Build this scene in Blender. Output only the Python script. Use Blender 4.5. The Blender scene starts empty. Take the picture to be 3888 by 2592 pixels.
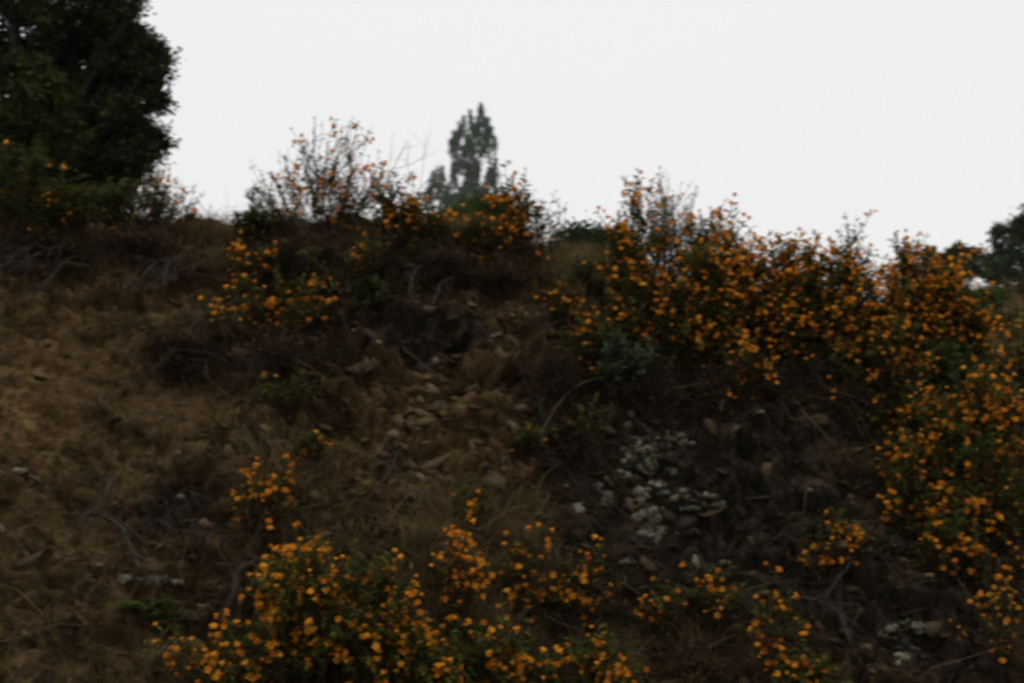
import bpy, bmesh, math, random
import numpy as np
from mathutils import Vector, Matrix, Euler
from mathutils.bvhtree import BVHTree

random.seed(7)
RNG = np.random.default_rng(11)
S = bpy.context.scene
COL = S.collection
R = math.radians

# ------------------------------------------------------------------ camera
CAM = np.array([0.0, 0.0, 1.5])
PITCH = R(10.0)
LENS, SENSOR = 28.0, 22.2
cd = bpy.data.cameras.new('camera')
cam = bpy.data.objects.new('camera', cd)
COL.objects.link(cam)
cam.location = CAM
cam.rotation_euler = (R(90) + PITCH, 0, 0)
cd.lens, cd.sensor_width, cd.sensor_fit = LENS, SENSOR, 'HORIZONTAL'
cd.clip_start, cd.clip_end = 0.05, 2000
cd.dof.use_dof = True
cd.dof.focus_distance = 1.0
cd.dof.aperture_fstop = 11.0
cd.dof.aperture_ratio = 0.6
S.camera = cam
TX = SENSOR / 2 / LENS
TY = TX * 682 / 1024

# ------------------------------------------------------------------ sky, sun, exposure
SUN_EL, SUN_AZ = R(62), R(200)
w = bpy.data.worlds.new('World'); S.world = w; w.use_nodes = True
nt = w.node_tree; nt.nodes.clear()
def N(t, kind, **kw):
    n = t.nodes.new(kind)
    for k, v in kw.items(): setattr(n, k, v)
    return n
out = N(nt, 'ShaderNodeOutputWorld'); bg = N(nt, 'ShaderNodeBackground')
sky = N(nt, 'ShaderNodeTexSky', sky_type='NISHITA', sun_disc=False)
sky.sun_elevation = SUN_EL; sky.sun_rotation = SUN_AZ; sky.dust_density = 6; sky.air_density = 1.0
tc = N(nt, 'ShaderNodeTexCoord'); sep = N(nt, 'ShaderNodeSeparateXYZ')
nt.links.new(tc.outputs['Generated'], sep.inputs[0])
ramp = N(nt, 'ShaderNodeValToRGB')                     # low cloud: even near the horizon, brighter overhead
e = ramp.color_ramp.elements
e[0].position = 0.0; e[0].color = (0.80, 0.81, 0.82, 1)
e[1].position = 1.0; e[1].color = (1.0, 1.0, 1.0, 1)
k = e.new(0.16); k.color = (0.856, 0.856, 0.850, 1)
k = e.new(0.45); k.color = (0.852, 0.856, 0.860, 1)
nt.links.new(sep.outputs[2], ramp.inputs[0])
cl = N(nt, 'ShaderNodeTexNoise'); cl.inputs['Scale'].default_value = 1.6; cl.inputs['Detail'].default_value = 3
nt.links.new(tc.outputs['Generated'], cl.inputs['Vector'])
clm = N(nt, 'ShaderNodeMapRange'); clm.inputs['To Min'].default_value = 10.1; clm.inputs['To Max'].default_value = 10.6
nt.links.new(cl.outputs['Fac'], clm.inputs['Value'])
vm = N(nt, 'ShaderNodeVectorMath', operation='SCALE')
nt.links.new(ramp.outputs[0], vm.inputs[0]); nt.links.new(clm.outputs[0], vm.inputs['Scale'])
mx = N(nt, 'ShaderNodeMix', data_type='RGBA'); mx.inputs[0].default_value = 0.95
nt.links.new(sky.outputs[0], mx.inputs[6]); nt.links.new(vm.outputs[0], mx.inputs[7])
nt.links.new(mx.outputs[2], bg.inputs[0]); bg.inputs[1].default_value = 0.105
nt.links.new(bg.outputs[0], out.inputs[0])

sd = bpy.data.lights.new('sun', 'SUN'); sd.energy = 0.5; sd.angle = R(40); sd.color = (1, 0.97, 0.93)
so = bpy.data.objects.new('sun', sd); COL.objects.link(so)
so.rotation_euler = (R(90) - SUN_EL, 0, R(180) - SUN_AZ)
S.view_settings.view_transform = 'Standard'; S.view_settings.look = 'None'
S.view_settings.exposure = 0; S.view_settings.gamma = 1
S.cycles.volume_bounces = 1
S.cycles.max_bounces = 6

# ------------------------------------------------------------------ helpers
def tag(o, label=None, cat=None, group=None, kind=None):
    if label: o['label'] = label
    if cat: o['category'] = cat
    if group: o['group'] = group
    if kind: o['kind'] = kind
    return o

def empty(name, loc):
    o = bpy.data.objects.new(name, None); COL.objects.link(o); o.location = loc; o.empty_display_size = .1
    return o

class MB:
    """collects quads / tris as numpy arrays, one tone value per face"""
    def __init__(s): s.v = []; s.q = []; s.t = []; s.n = 0; s.tq = []; s.tt = []
    def quads(s, v, q, tone=0.5):
        v = np.asarray(v, np.float32).reshape(-1, 3); q = np.asarray(q, np.int64).reshape(-1, 4)
        s.v.append(v); s.q.append(q + s.n); s.tq.append(np.broadcast_to(np.asarray(tone, np.float32), (len(q),)))
        s.n += len(v)
    def tris(s, v, t, tone=0.5):
        v = np.asarray(v, np.float32).reshape(-1, 3); t = np.asarray(t, np.int64).reshape(-1, 3)
        s.v.append(v); s.t.append(t + s.n); s.tt.append(np.broadcast_to(np.asarray(tone, np.float32), (len(t),)))
        s.n += len(v)
    def tube(s, P, rad, sides=5, tone=0.5):
        P = np.asarray(P, float); m = len(P); rad = np.broadcast_to(np.asarray(rad, float), (m,))
        T = np.gradient(P, axis=0); T /= np.linalg.norm(T, axis=1)[:, None] + 1e-9
        a = np.cross(T, [0.31, 0.17, 0.93]); a /= np.linalg.norm(a, axis=1)[:, None] + 1e-9
        b = np.cross(T, a)
        th = np.arange(sides) * 2 * math.pi / sides
        V = P[:, None] + rad[:, None, None] * (np.cos(th)[None, :, None] * a[:, None] + np.sin(th)[None, :, None] * b[:, None])
        i = np.arange(m - 1)[:, None] * sides; j = np.arange(sides)[None]; jn = (j + 1) % sides
        q = np.stack([i + j, i + jn, i + sides + jn, i + sides + j], -1).reshape(-1, 4)
        s.quads(V.reshape(-1, 3), q, tone)
    def leaves(s, base, d, up, L, W, droop=0.2, tone=0.5):
        """one folded rhombic leaf per row"""
        n = len(base)
        if n == 0: return
        d = d / (np.linalg.norm(d, axis=1)[:, None] + 1e-9)
        side = np.cross(d, up); side /= np.linalg.norm(side, axis=1)[:, None] + 1e-9
        nn = np.cross(side, d)
        L = np.broadcast_to(L, (n,))[:, None]; W = np.broadcast_to(W, (n,))[:, None]
        v0 = base; m = base + d * L * .45 + nn * L * .07
        v1 = m + side * W * .5; v3 = m - side * W * .5
        v2 = base + d * L - nn * L * droop
        V = np.stack([v0, v1, v2, v3], 1).reshape(-1, 3)
        s.quads(V, np.arange(4 * n).reshape(-1, 4), tone)
    def blades(s, base, d, bend, L, W, tone=0.5):
        """thin bent ribbons (two quads each)"""
        n = len(base)
        if n == 0: return
        side = np.cross(d, RNG.normal(size=(n, 3))); side /= np.linalg.norm(side, axis=1)[:, None] + 1e-9
        L = np.broadcast_to(L, (n,))[:, None]; W = np.broadcast_to(W, (n,))[:, None]
        m = base + d * L * .55 + bend * L * .15; t = base + d * L + bend * L * .6
        V = np.stack([base + side * W, base - side * W, m - side * W * .7, m + side * W * .7, t - side * W * .2, t + side * W * .2], 1).reshape(-1, 3)
        o = np.arange(n)[:, None] * 6
        q = np.concatenate([o + np.array([[0, 1, 2, 3]]), o + np.array([[3, 2, 4, 5]])], 1).reshape(-1, 4)
        tn = np.repeat(np.broadcast_to(np.asarray(tone, np.float32), (n,)), 2)
        s.quads(V, q, tn)
    def mesh(s, name, mat, smooth=False):
        V = np.concatenate(s.v) if s.v else np.zeros((0, 3), np.float32)
        Q = np.concatenate(s.q) if s.q else np.zeros((0, 4), np.int64)
        T = np.concatenate(s.t) if s.t else np.zeros((0, 3), np.int64)
        tone = np.concatenate(s.tq + s.tt) if (s.tq or s.tt) else np.zeros(0, np.float32)
        me = bpy.data.meshes.new(name)
        me.vertices.add(len(V)); me.vertices.foreach_set('co', V.astype(np.float32).ravel())
        nl = Q.size + T.size; me.loops.add(nl)
        me.loops.foreach_set('vertex_index', np.concatenate([Q.ravel(), T.ravel()]).astype(np.int32))
        me.polygons.add(len(Q) + len(T))
        me.polygons.foreach_set('loop_start', np.concatenate([np.arange(len(Q)) * 4, Q.size + np.arange(len(T)) * 3]).astype(np.int32))
        me.update(calc_edges=True)
        a = me.attributes.new('tone', 'FLOAT', 'FACE'); a.data.foreach_set('value', tone.astype(np.float32))
        if smooth: me.polygons.foreach_set('use_smooth', np.ones(len(Q) + len(T), bool))
        me.materials.append(mat)
        return me
    def build(s, name, mat, parent=None, smooth=False, loc=None):
        o = bpy.data.objects.new(name, s.mesh(name, mat, smooth)); COL.objects.link(o)
        if parent: o.parent = parent
        if loc is not None: o.location = loc
        return o

def unit(v): return v / (np.linalg.norm(v) + 1e-9)
def bez(a, b, c, n):
    t = np.linspace(0, 1, n)[:, None]
    return (1 - t) ** 2 * a + 2 * t * (1 - t) * b + t * t * c

# ------------------------------------------------------------------ noise (numpy)
def hash3(ix, iy, iz, seed):
    h = (ix * 374761393 + iy * 668265263 + iz * 2147483647 + seed * 974634777) & 0xffffffff
    h = ((h ^ (h >> 13)) * 1274126177) & 0xffffffff
    h = ((h ^ (h >> 16)) * 2246822519) & 0xffffffff
    return ((h ^ (h >> 15)) & 0xffffff) / float(0xffffff)
def vnoise(p, seed=0):
    i = np.floor(p).astype(np.int64); f = p - i; f = f * f * f * (f * (f * 6 - 15) + 10)
    r = 0
    for dx in (0, 1):
        wx = f[:, 0] if dx else 1 - f[:, 0]
        for dy in (0, 1):
            wy = f[:, 1] if dy else 1 - f[:, 1]
            for dz in (0, 1):
                wz = f[:, 2] if dz else 1 - f[:, 2]
                r = r + wx * wy * wz * hash3(i[:, 0] + dx, i[:, 1] + dy, i[:, 2] + dz, seed)
    return r * 2 - 1
def fbm(p, octs=4, seed=0, gain=.5):
    a, r = 1.0, 0
    for o in range(octs):
        r = r + a * vnoise(p * 2.03 ** o + 17.3 * o, seed + o); a *= gain
    return r
def cells(p, seed=0):
    """cellular noise: distance to edge (F2-F1) and a random value per cell"""
    i = np.floor(p).astype(np.int64); f1 = np.full(len(p), 9.0); f2 = np.full(len(p), 9.0); rid = np.zeros(len(p))
    for dx in (-1, 0, 1):
        for dy in (-1, 0, 1):
            for dz in (-1, 0, 1):
                a, b, c = i[:, 0] + dx, i[:, 1] + dy, i[:, 2] + dz
                q = np.stack([a + hash3(a, b, c, seed), b + hash3(a, b, c, seed + 1), c + hash3(a, b, c, seed + 2)], 1)
                d = np.linalg.norm(p - q, axis=1)
                near = d < f1
                f2 = np.where(near, f1, np.minimum(f2, d)); rid = np.where(near, hash3(a, b, c, seed + 3), rid)
                f1 = np.where(near, d, f1)
    return f2 - f1, rid

# ------------------------------------------------------------------ materials
def new_mat(name):
    m = bpy.data.materials.new(name); m.use_nodes = True; t = m.node_tree; t.nodes.clear()
    return m, t, N(t, 'ShaderNodeOutputMaterial')
def ramp_node(t, stops):
    r = N(t, 'ShaderNodeValToRGB'); el = r.color_ramp.elements
    el[0].position, el[0].color = stops[0][0], (*stops[0][1], 1)
    el[1].position, el[1].color = stops[-1][0], (*stops[-1][1], 1)
    for p, c in stops[1:-1]:
        q = el.new(p); q.color = (*c, 1)
    return r
def leaf_mat(name, stops, transl=0.3, gloss=0.5, rough=.45, rnd=False):
    m, t, o = new_mat(name)
    at = N(t, 'ShaderNodeAttribute', attribute_name='tone')
    r = ramp_node(t, stops)
    if rnd:
        oi = N(t, 'ShaderNodeObjectInfo'); t.links.new(oi.outputs['Random'], r.inputs[0])
    else: t.links.new(at.outputs['Fac'], r.inputs[0])
    p = N(t, 'ShaderNodeBsdfPrincipled'); p.inputs['Roughness'].default_value = rough
    p.inputs['Specular IOR Level'].default_value = gloss
    tr = N(t, 'ShaderNodeBsdfTranslucent'); mxs = N(t, 'ShaderNodeMixShader'); mxs.inputs[0].default_value = transl
    t.links.new(r.outputs[0], p.inputs['Base Color']); t.links.new(r.outputs[0], tr.inputs[0])
    t.links.new(p.outputs[0], mxs.inputs[1]); t.links.new(tr.outputs[0], mxs.inputs[2]); t.links.new(mxs.outputs[0], o.inputs[0])
    return m
def bark_mat(name, stops, scale=30, rough=.85):
    m, t, o = new_mat(name)
    tcn = N(t, 'ShaderNodeTexCoord'); nz = N(t, 'ShaderNodeTexNoise'); nz.inputs['Scale'].default_value = scale; nz.inputs['Detail'].default_value = 5
    t.links.new(tcn.outputs['Object'], nz.inputs['Vector'])
    r = ramp_node(t, stops); t.links.new(nz.outputs['Fac'], r.inputs[0])
    p = N(t, 'ShaderNodeBsdfPrincipled'); p.inputs['Roughness'].default_value = rough; p.inputs['Specular IOR Level'].default_value = .05
    bp = N(t, 'ShaderNodeBump'); bp.inputs['Strength'].default_value = .5; bp.inputs['Distance'].default_value = .01
    t.links.new(nz.outputs['Fac'], bp.inputs['Height']); t.links.new(bp.outputs[0], p.inputs['Normal'])
    t.links.new(r.outputs[0], p.inputs['Base Color']); t.links.new(p.outputs[0], o.inputs[0])
    return m

M_FLOWER = leaf_mat('orange_petal', [(0, (.50, .135, .002)), (.5, (.72, .255, .005)), (1, (.88, .38, .016))], .35, .2, .6, rnd=True)
M_BLOOM = leaf_mat('orange_petal_mass', [(0, (.50, .135, .002)), (.5, (.72, .255, .005)), (1, (.88, .38, .016))], .35, .2, .6)
# tone 0..0.45 dead brown leaves, 0.5..1 green ones
M_LEAF = leaf_mat('shrub_leaf', [(0, (.034, .017, .006)), (.25, (.066, .036, .011)), (.45, (.085, .054, .014)), (.5, (.032, .044, .007)), (.8, (.070, .086, .012)), (1, (.145, .15, .024))], .3, .08, .6)
M_GREEN = leaf_mat('fresh_leaf', [(0, (.025, .048, .009)), (.6, (.060, .090, .017)), (1, (.12, .145, .03))], .3, .1, .6)
M_SAGE = leaf_mat('grey_green_leaf', [(0, (.030, .048, .020)), (.6, (.055, .078, .034)), (1, (.10, .125, .06))], .2, .08, .7)
M_OAK = leaf_mat('oak_leaf', [(0, (.008, .013, .003)), (.5, (.020, .031, .006)), (1, (.065, .082, .014))], .2, .12, .6)
M_OAKFAR = leaf_mat('far_oak_leaf', [(0, (.012, .024, .006)), (.6, (.028, .050, .012)), (1, (.060, .088, .022))], .2, .1, .6)
M_PINE = leaf_mat('pine_needle', [(0, (.009, .034, .010)), (.6, (.018, .066, .020)), (1, (.040, .105, .034))], .15, .08, .6)
M_GRASS = leaf_mat('dry_grass_blade', [(0, (.066, .044, .018)), (.6, (.155, .108, .048)), (1, (.30, .215, .105))], .3, .08, .7)
M_DEADLEAF = leaf_mat('dead_leaf', [(0, (.020, .012, .006)), (.3, (.042, .026, .011)), (.45, (.070, .046, .020)), (1, (.08, .055, .025))], .2, .05, .8)
M_LITTER = leaf_mat('dead_twig_litter', [(0, (.018, .012, .006)), (.6, (.050, .034, .018)), (1, (.12, .085, .050))], .05, .05, .8)
M_RUBBLE = leaf_mat('broken_stone', [(0, (.020, .016, .011)), (.35, (.048, .034, .020)), (.65, (.098, .068, .037)), (1, (.19, .135, .078))], 0, .05, .9)
M_STEM = bark_mat('woody_stem', [(.3, (.022, .014, .010)), (.7, (.062, .044, .032))], 25)
M_DEAD = bark_mat('weathered_dead_wood', [(.3, (.036, .030, .024)), (.7, (.098, .084, .070))], 30)
M_STRAW = bark_mat('dry_straw_stalk', [(.3, (.045, .032, .017)), (.7, (.10, .072, .040))], 30)
M_TRUNK = bark_mat('dark_bark', [(.3, (.012, .010, .008)), (.7, (.045, .037, .03))], 9)

def rock_mat(name, stops, lich=0.0):
    m, t, o = new_mat(name)
    tcn = N(t, 'ShaderNodeTexCoord')
    n1 = N(t, 'ShaderNodeTexNoise'); n1.inputs['Scale'].default_value = 9; n1.inputs['Detail'].default_value = 8; n1.inputs['Roughness'].default_value = .65
    t.links.new(tcn.outputs['Object'], n1.inputs['Vector'])
    r = ramp_node(t, stops); t.links.new(n1.outputs['Fac'], r.inputs[0])
    n2 = N(t, 'ShaderNodeTexNoise'); n2.inputs['Scale'].default_value = 60; n2.inputs['Detail'].default_value = 6
    t.links.new(tcn.outputs['Object'], n2.inputs['Vector'])
    bp = N(t, 'ShaderNodeBump'); bp.inputs['Strength'].default_value = .7; bp.inputs['Distance'].default_value = .008
    t.links.new(n2.outputs['Fac'], bp.inputs['Height'])
    p = N(t, 'ShaderNodeBsdfPrincipled'); p.inputs['Roughness'].default_value = .9; p.inputs['Specular IOR Level'].default_value = .04
    t.links.new(r.outputs[0], p.inputs['Base Color']); t.links.new(bp.outputs[0], p.inputs['Normal']); t.links.new(p.outputs[0], o.inputs[0])
    return m
M_TAN = rock_mat('tan_sandstone', [(.3, (.050, .034, .018)), (.5, (.105, .073, .038)), (.7, (.18, .128, .070))])
M_BROWN = rock_mat('brown_stone', [(.3, (.030, .021, .012)), (.55, (.070, .048, .026)), (.75, (.12, .083, .046))])
M_GREY = rock_mat('dark_grey_stone', [(.3, (.015, .013, .012)), (.55, (.036, .031, .027)), (.75, (.075, .055, .038))])
M_LICHEN = rock_mat('pale_lichen', [(.3, (.060, .062, .042)), (.5, (.19, .19, .13)), (.7, (.30, .295, .21))])

def earth_mat():
    m, t, o = new_mat('earth_and_rock')
    geo = N(t, 'ShaderNodeNewGeometry')
    za = N(t, 'ShaderNodeVertexColor', layer_name='zone'); zs = N(t, 'ShaderNodeSeparateColor'); t.links.new(za.outputs[0], zs.inputs[0])
    def noise(sc, det=6, ro=.6, dist=0):
        n = N(t, 'ShaderNodeTexNoise'); n.inputs['Scale'].default_value = sc; n.inputs['Detail'].default_value = det
        n.inputs['Roughness'].default_value = ro; n.inputs['Distortion'].default_value = dist
        t.links.new(geo.outputs['Position'], n.inputs['Vector']); return n
    def mixc(f, a, b):
        n = N(t, 'ShaderNodeMix', data_type='RGBA'); t.links.new(f, n.inputs[0]); t.links.new(a, n.inputs[6]); t.links.new(b, n.inputs[7]); return n.outputs[2]
    def mask(chan, nz, lo, hi, amt=.5):
        a = N(t, 'ShaderNodeMath', operation='MULTIPLY_ADD'); t.links.new(nz, a.inputs[0]); a.inputs[1].default_value = amt; t.links.new(chan, a.inputs[2])
        b = N(t, 'ShaderNodeMapRange'); b.inputs['From Min'].default_value = lo; b.inputs['From Max'].default_value = hi; t.links.new(a.outputs[0], b.inputs['Value'])
        return b.outputs[0]
    n_big, n_mid, n_fine = noise(1.7), noise(7, 8, .68, .6), noise(38, 6, .7)
    soil = ramp_node(t, [(.34, (.018, .011, .005)), (.5, (.064, .041, .018)), (.66, (.13, .086, .041))]); t.links.new(n_mid.outputs['Fac'], soil.inputs[0])
    pale = ramp_node(t, [(.30, (.064, .039, .017)), (.5, (.104, .064, .027)), (.72, (.165, .106, .048))]); t.links.new(n_mid.outputs['Fac'], pale.inputs[0])
    rock = ramp_node(t, [(.34, (.013, .011, .008)), (.50, (.032, .027, .020)), (.62, (.060, .045, .027)), (.74, (.11, .063, .026))]); t.links.new(n_mid.outputs['Fac'], rock.inputs[0])
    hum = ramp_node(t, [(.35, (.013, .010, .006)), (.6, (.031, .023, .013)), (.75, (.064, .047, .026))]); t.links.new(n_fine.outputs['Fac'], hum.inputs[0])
    c = mixc(mask(zs.outputs[2], n_mid.outputs['Fac'], .45, .85), soil.outputs[0], pale.outputs[0])
    c = mixc(mask(zs.outputs[0], n_mid.outputs['Fac'], .5, .9), c, rock.outputs[0])
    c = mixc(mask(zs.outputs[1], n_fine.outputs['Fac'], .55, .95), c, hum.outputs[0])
    sp = ramp_node(t, [(.36, (.5, .5, .5)), (.64, (1.4, 1.4, 1.4))]); t.links.new(n_fine.outputs['Fac'], sp.inputs[0])
    mm = N(t, 'ShaderNodeMix', data_type='RGBA', blend_type='MULTIPLY'); mm.inputs[0].default_value = 1
    t.links.new(c, mm.inputs[6]); t.links.new(sp.outputs[0], mm.inputs[7])
    p = N(t, 'ShaderNodeBsdfPrincipled'); p.inputs['Roughness'].default_value = .95; p.inputs['Specular IOR Level'].default_value = .02
    b1 = N(t, 'ShaderNodeBump'); b1.inputs['Strength'].default_value = .8; b1.inputs['Distance'].default_value = .02
    t.links.new(n_fine.outputs['Fac'], b1.inputs['Height'])
    n4 = noise(120, 4, .7); b2 = N(t, 'ShaderNodeBump'); b2.inputs['Strength'].default_value = .6; b2.inputs['Distance'].default_value = .008
    t.links.new(n4.outputs['Fac'], b2.inputs['Height']); t.links.new(b1.outputs[0], b2.inputs['Normal'])
    t.links.new(mm.outputs[2], p.inputs['Base Color']); t.links.new(b2.outputs[0], p.inputs['Normal']); t.links.new(p.outputs[0], o.inputs[0])
    return m
M_EARTH = earth_mat()

# ------------------------------------------------------------------ terrain: road cut and the ground behind it
def ray(px, py):
    """direction of sight of a photo point (2352 x 1568 reading)"""
    xn = (px - 1176) / 1176 * TX; yn = (784 - py) / 784 * TY
    c, s = math.cos(PITCH), math.sin(PITCH)
    return unit(np.array([xn, c - yn * s, s + yn * c]))
def mpp(Y): return 2 * TX / 2352 * Y

def smin(a, b, k):
    h = np.clip(.5 + .5 * (b - a) / k, 0, 1); return b * (1 - h) + a * h - k * h * (1 - h)
def crest_z(x): return np.interp(x, [-60, -4, -2.5, -1, -.2, .3, .8, 1.5, 2.5, 4, 60], [3.3, 3.2, 3.14, 3.12, 3.12, 3.02, 2.9, 2.74, 2.58, 2.5, 2.5])
def crest_y(x): return 6.15 + .18 * np.sin(1.3 * x + .4) + .09 * np.sin(3.1 * x) + .25 * np.clip(x - 1.6, 0, 3)
SLOPE = 1.55
def H(x, y):
    zc, yc = crest_z(x), crest_y(x)
    toe = yc - zc / SLOPE
    line = (y - toe) * SLOPE
    bs = .13 + 0 * x
    yb = np.clip(y - yc, -3, 240)
    back = zc + bs * yb + .085 * np.clip(y - 50, 0, 260)
    hill = np.clip((x - 1.9 - .12 * (y - 7)) / 4.0, 0, 1); hill = hill * hill * (3 - 2 * hill)
    hy = np.clip((y - 8.5) / 8, 0, 1); hy = hy * hy * (3 - 2 * hy)
    back = back + 1.25 * hill * hy
    z = smin(line, back, .28)
    return -smin(-z, 0 * z, .25)

BLOBS = {   # centre and radii in the photo reading; turned into places on the bank below
    'pale': [(90, 900, 270, 300, .62), (200, 1200, 230, 140, .4), (1000, 930, 160, 130, 1.1), (1010, 1070, 190, 100, 1.25), (470, 950, 260, 60, .8),
             (1190, 720, 80, 60, .7), (880, 1020, 80, 70, 1), (1200, 1150, 90, 60, .7), (830, 850, 60, 50, .8), (400, 720, 140, 60, .5), (620, 1010, 140, 50, .5),
             (1150, 1250, 120, 60, .5), (1100, 1450, 80, 80, .5), (2080, 1270, 100, 70, .5)],
    'rock': [(1620, 1180, 400, 240, 1), (1270, 1080, 120, 120, .8), (2120, 1380, 330, 230, .8), (980, 800, 190, 70, .8), (420, 1180, 120, 60, .8), (1700, 1480, 320, 120, .6), (1850, 980, 250, 90, .8)],
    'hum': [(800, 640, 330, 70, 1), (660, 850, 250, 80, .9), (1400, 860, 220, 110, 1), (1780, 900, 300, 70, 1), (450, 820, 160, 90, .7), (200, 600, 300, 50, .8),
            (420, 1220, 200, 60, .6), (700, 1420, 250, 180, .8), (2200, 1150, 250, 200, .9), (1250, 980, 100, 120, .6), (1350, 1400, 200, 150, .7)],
}
def base_hit(px, py):
    d = ray(px, py); t = np.linspace(3, 12, 1800); P = CAM + d * t[:, None]
    g = P[:, 2] < H(P[:, 0], P[:, 1])
    return P[np.argmax(g)] if g.any() else P[900]
BW = {}
for key, bl in BLOBS.items():
    BW[key] = []
    for (cx, cy, rx, ry, a) in bl:
        c = base_hit(cx, cy); m = mpp(c[1]); BW[key].append((c[0], c[2], rx * m, ry * m * 1.1, a))
def zone(key, x, z):
    r = np.zeros(len(x))
    for (cx, cz, rx, rz, a) in BW[key]:
        q = ((x - cx) / rx) ** 2 + ((z - cz) / rz) ** 2
        r = np.maximum(r, a * np.exp(-q * .9))
    return r

xs = np.concatenate([-np.geomspace(260, 3.7, 26)[:-1], np.arange(-3.7, 3.7001, .0125), np.geomspace(3.7, 260, 26)[1:]])
ys = np.concatenate([-np.geomspace(260, .5, 12), np.linspace(0, 3.9, 20)[:-1], np.arange(3.9, 7.6, .0085), np.linspace(7.6, 24, 90)[1:], np.geomspace(24, 300, 30)[1:]])
nx, ny = len(xs), len(ys)
X, Y = np.meshgrid(xs, ys); X, Y = X.ravel(), Y.ravel(); Z = H(X, Y)
ep = .01
gx = (H(X + ep, Y) - H(X - ep, Y)) / (2 * ep); gy = (H(X, Y + ep) - H(X, Y - ep)) / (2 * ep)
Nn = np.stack([-gx, -gy, np.ones_like(gx)], 1); Nn /= np.linalg.norm(Nn, axis=1)[:, None]
P = np.stack([X, Y, Z], 1)
steep = np.clip((np.hypot(gx, gy) - .1) / .9, 0, 1)
fineband = np.clip((4.2 - np.abs(X)) / .5, 0, 1) * np.clip((Y - 3.9) / .1, 0, 1) * np.clip((7.6 - Y) / .2, 0, 1)
zr, zh, zp = zone('rock', X, Z), zone('hum', X, Z), zone('pale', X, Z)
D = .07 * fbm(P / .9, 3, 1) * (.3 + .7 * steep)
f = np.flatnonzero(fineband > 0); Pf = P[f]
# beds dipping gently to the right, broken into blocks
ang = R(24); ca, sa = math.cos(ang), math.sin(ang)
warp = np.stack([fbm(Pf / .25, 3, 21), fbm(Pf / .25, 3, 22), fbm(Pf / .25, 3, 23)], 1) * .05
Q = Pf + warp
B = np.stack([Q[:, 0] * ca - Q[:, 2] * sa, Q[:, 1], Q[:, 0] * sa + Q[:, 2] * ca], 1)
e1, r1 = cells(B / np.array([.30, .22, .12]), 5)
e2, r2 = cells(B / np.array([.11, .10, .045]), 9)
e3, r3 = cells(Q / .03, 13)
rough = .62 + .5 * np.clip(zr[f] + .5 * (vnoise(Pf / .5, 40) > 0) + .7 * np.exp(-(((Pf[:, 0] + .35) / .55) ** 2 + ((Pf[:, 2] - 2.35) / .45) ** 2)), 0, 1)
smooth_dirt = np.clip(1.4 * zone('pale', Pf[:, 0], Pf[:, 2]) * np.clip((-1.0 - Pf[:, 0]) / .4, 0, 1), 0, 1)
rough = rough * (1 - .75 * smooth_dirt)
core = np.exp(-((Pf[:, 0] + .42) / .55) ** 2 - ((Pf[:, 2] - 2.25) / .55) ** 2) + .45 * zr[f] + .5 * np.exp(-((Pf[:, 0] + 1.9) / .7) ** 2 - ((Pf[:, 2] - 2.75) / .22) ** 2)
core = np.clip(core, 0, 1)
hb_ = B[:, 2] / .062 + .9 * fbm(Pf / np.array([.5, .5, .25]), 3, 51); li = np.floor(hb_); fr = hb_ - li
seg = np.floor(B[:, 0] / .34 + hash3(li.astype(np.int64), 0 * li.astype(np.int64), 0 * li.astype(np.int64), 3) * 7 + .25 * vnoise(Pf / .12, 52))
lay = hash3(li.astype(np.int64), seg.astype(np.int64), 0 * li.astype(np.int64), 61)
strata = core * (.14 * (lay - .45) - .07 * np.exp(-(fr / .13) ** 2) + .03 * fr)
d = rough * (.12 * (r1 - .5) + .07 * np.clip(e1 * 3, 0, 1) + .060 * (r2 - .5) + .035 * np.clip(e2 * 3, 0, 1)) + .018 * (r3 - .5) * (.4 + .6 * rough) \
    + .035 * (1 - .9 * np.clip(smooth_dirt * 1.6, 0, 1)) * fbm(Pf / .14, 4, 31) + .010 * fbm(Pf / .03, 2, 35)
d = d + strata
D[f] += d * fineband[f] * (.35 + .65 * steep[f])
P = P + Nn * D[:, None]
i = (np.arange(ny - 1)[:, None] * nx + np.arange(nx - 1)[None]).ravel()
tb = MB(); tb.quads(P, np.stack([i, i + 1, i + nx + 1, i + nx], 1))
ground = tb.build('hillside', M_EARTH); tag(ground, kind='structure')
ca_ = ground.data.color_attributes.new('zone', 'FLOAT_COLOR', 'POINT')
ca_.data.foreach_set('color', np.stack([zr, zh, zp, np.ones_like(zr)], 1).astype(np.float32).ravel())
BVH = BVHTree.FromPolygons([tuple(v) for v in P.tolist()], np.stack([i, i + 1, i + nx + 1, i + nx], 1).tolist())
def hit(px, py):
    h = BVH.ray_cast(Vector(CAM), Vector(ray(px, py)), 60)
    if h[0] is None: return base_hit(px, py), np.array([0, -.5, .85])
    n = np.array(h[1]); n = n if n[2] > 0 or n[1] < 0 else -n
    return np.array(h[0]), n
def drop(x, y):
    h = BVH.ray_cast(Vector((x, y, 80)), Vector((0, 0, -1)))
    return np.array(h[0]) if h[0] is not None else np.array([x, y, float(H(np.array([x]), np.array([y]))[0])])
# pool of surface points in the fine band, for scattering
pool = f[(np.abs(P[f, 0]) < 3.4) & (P[f, 2] > .5) & (P[f, 1] < 7.2)]
PP, PN = P[pool], Nn[pool]

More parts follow.
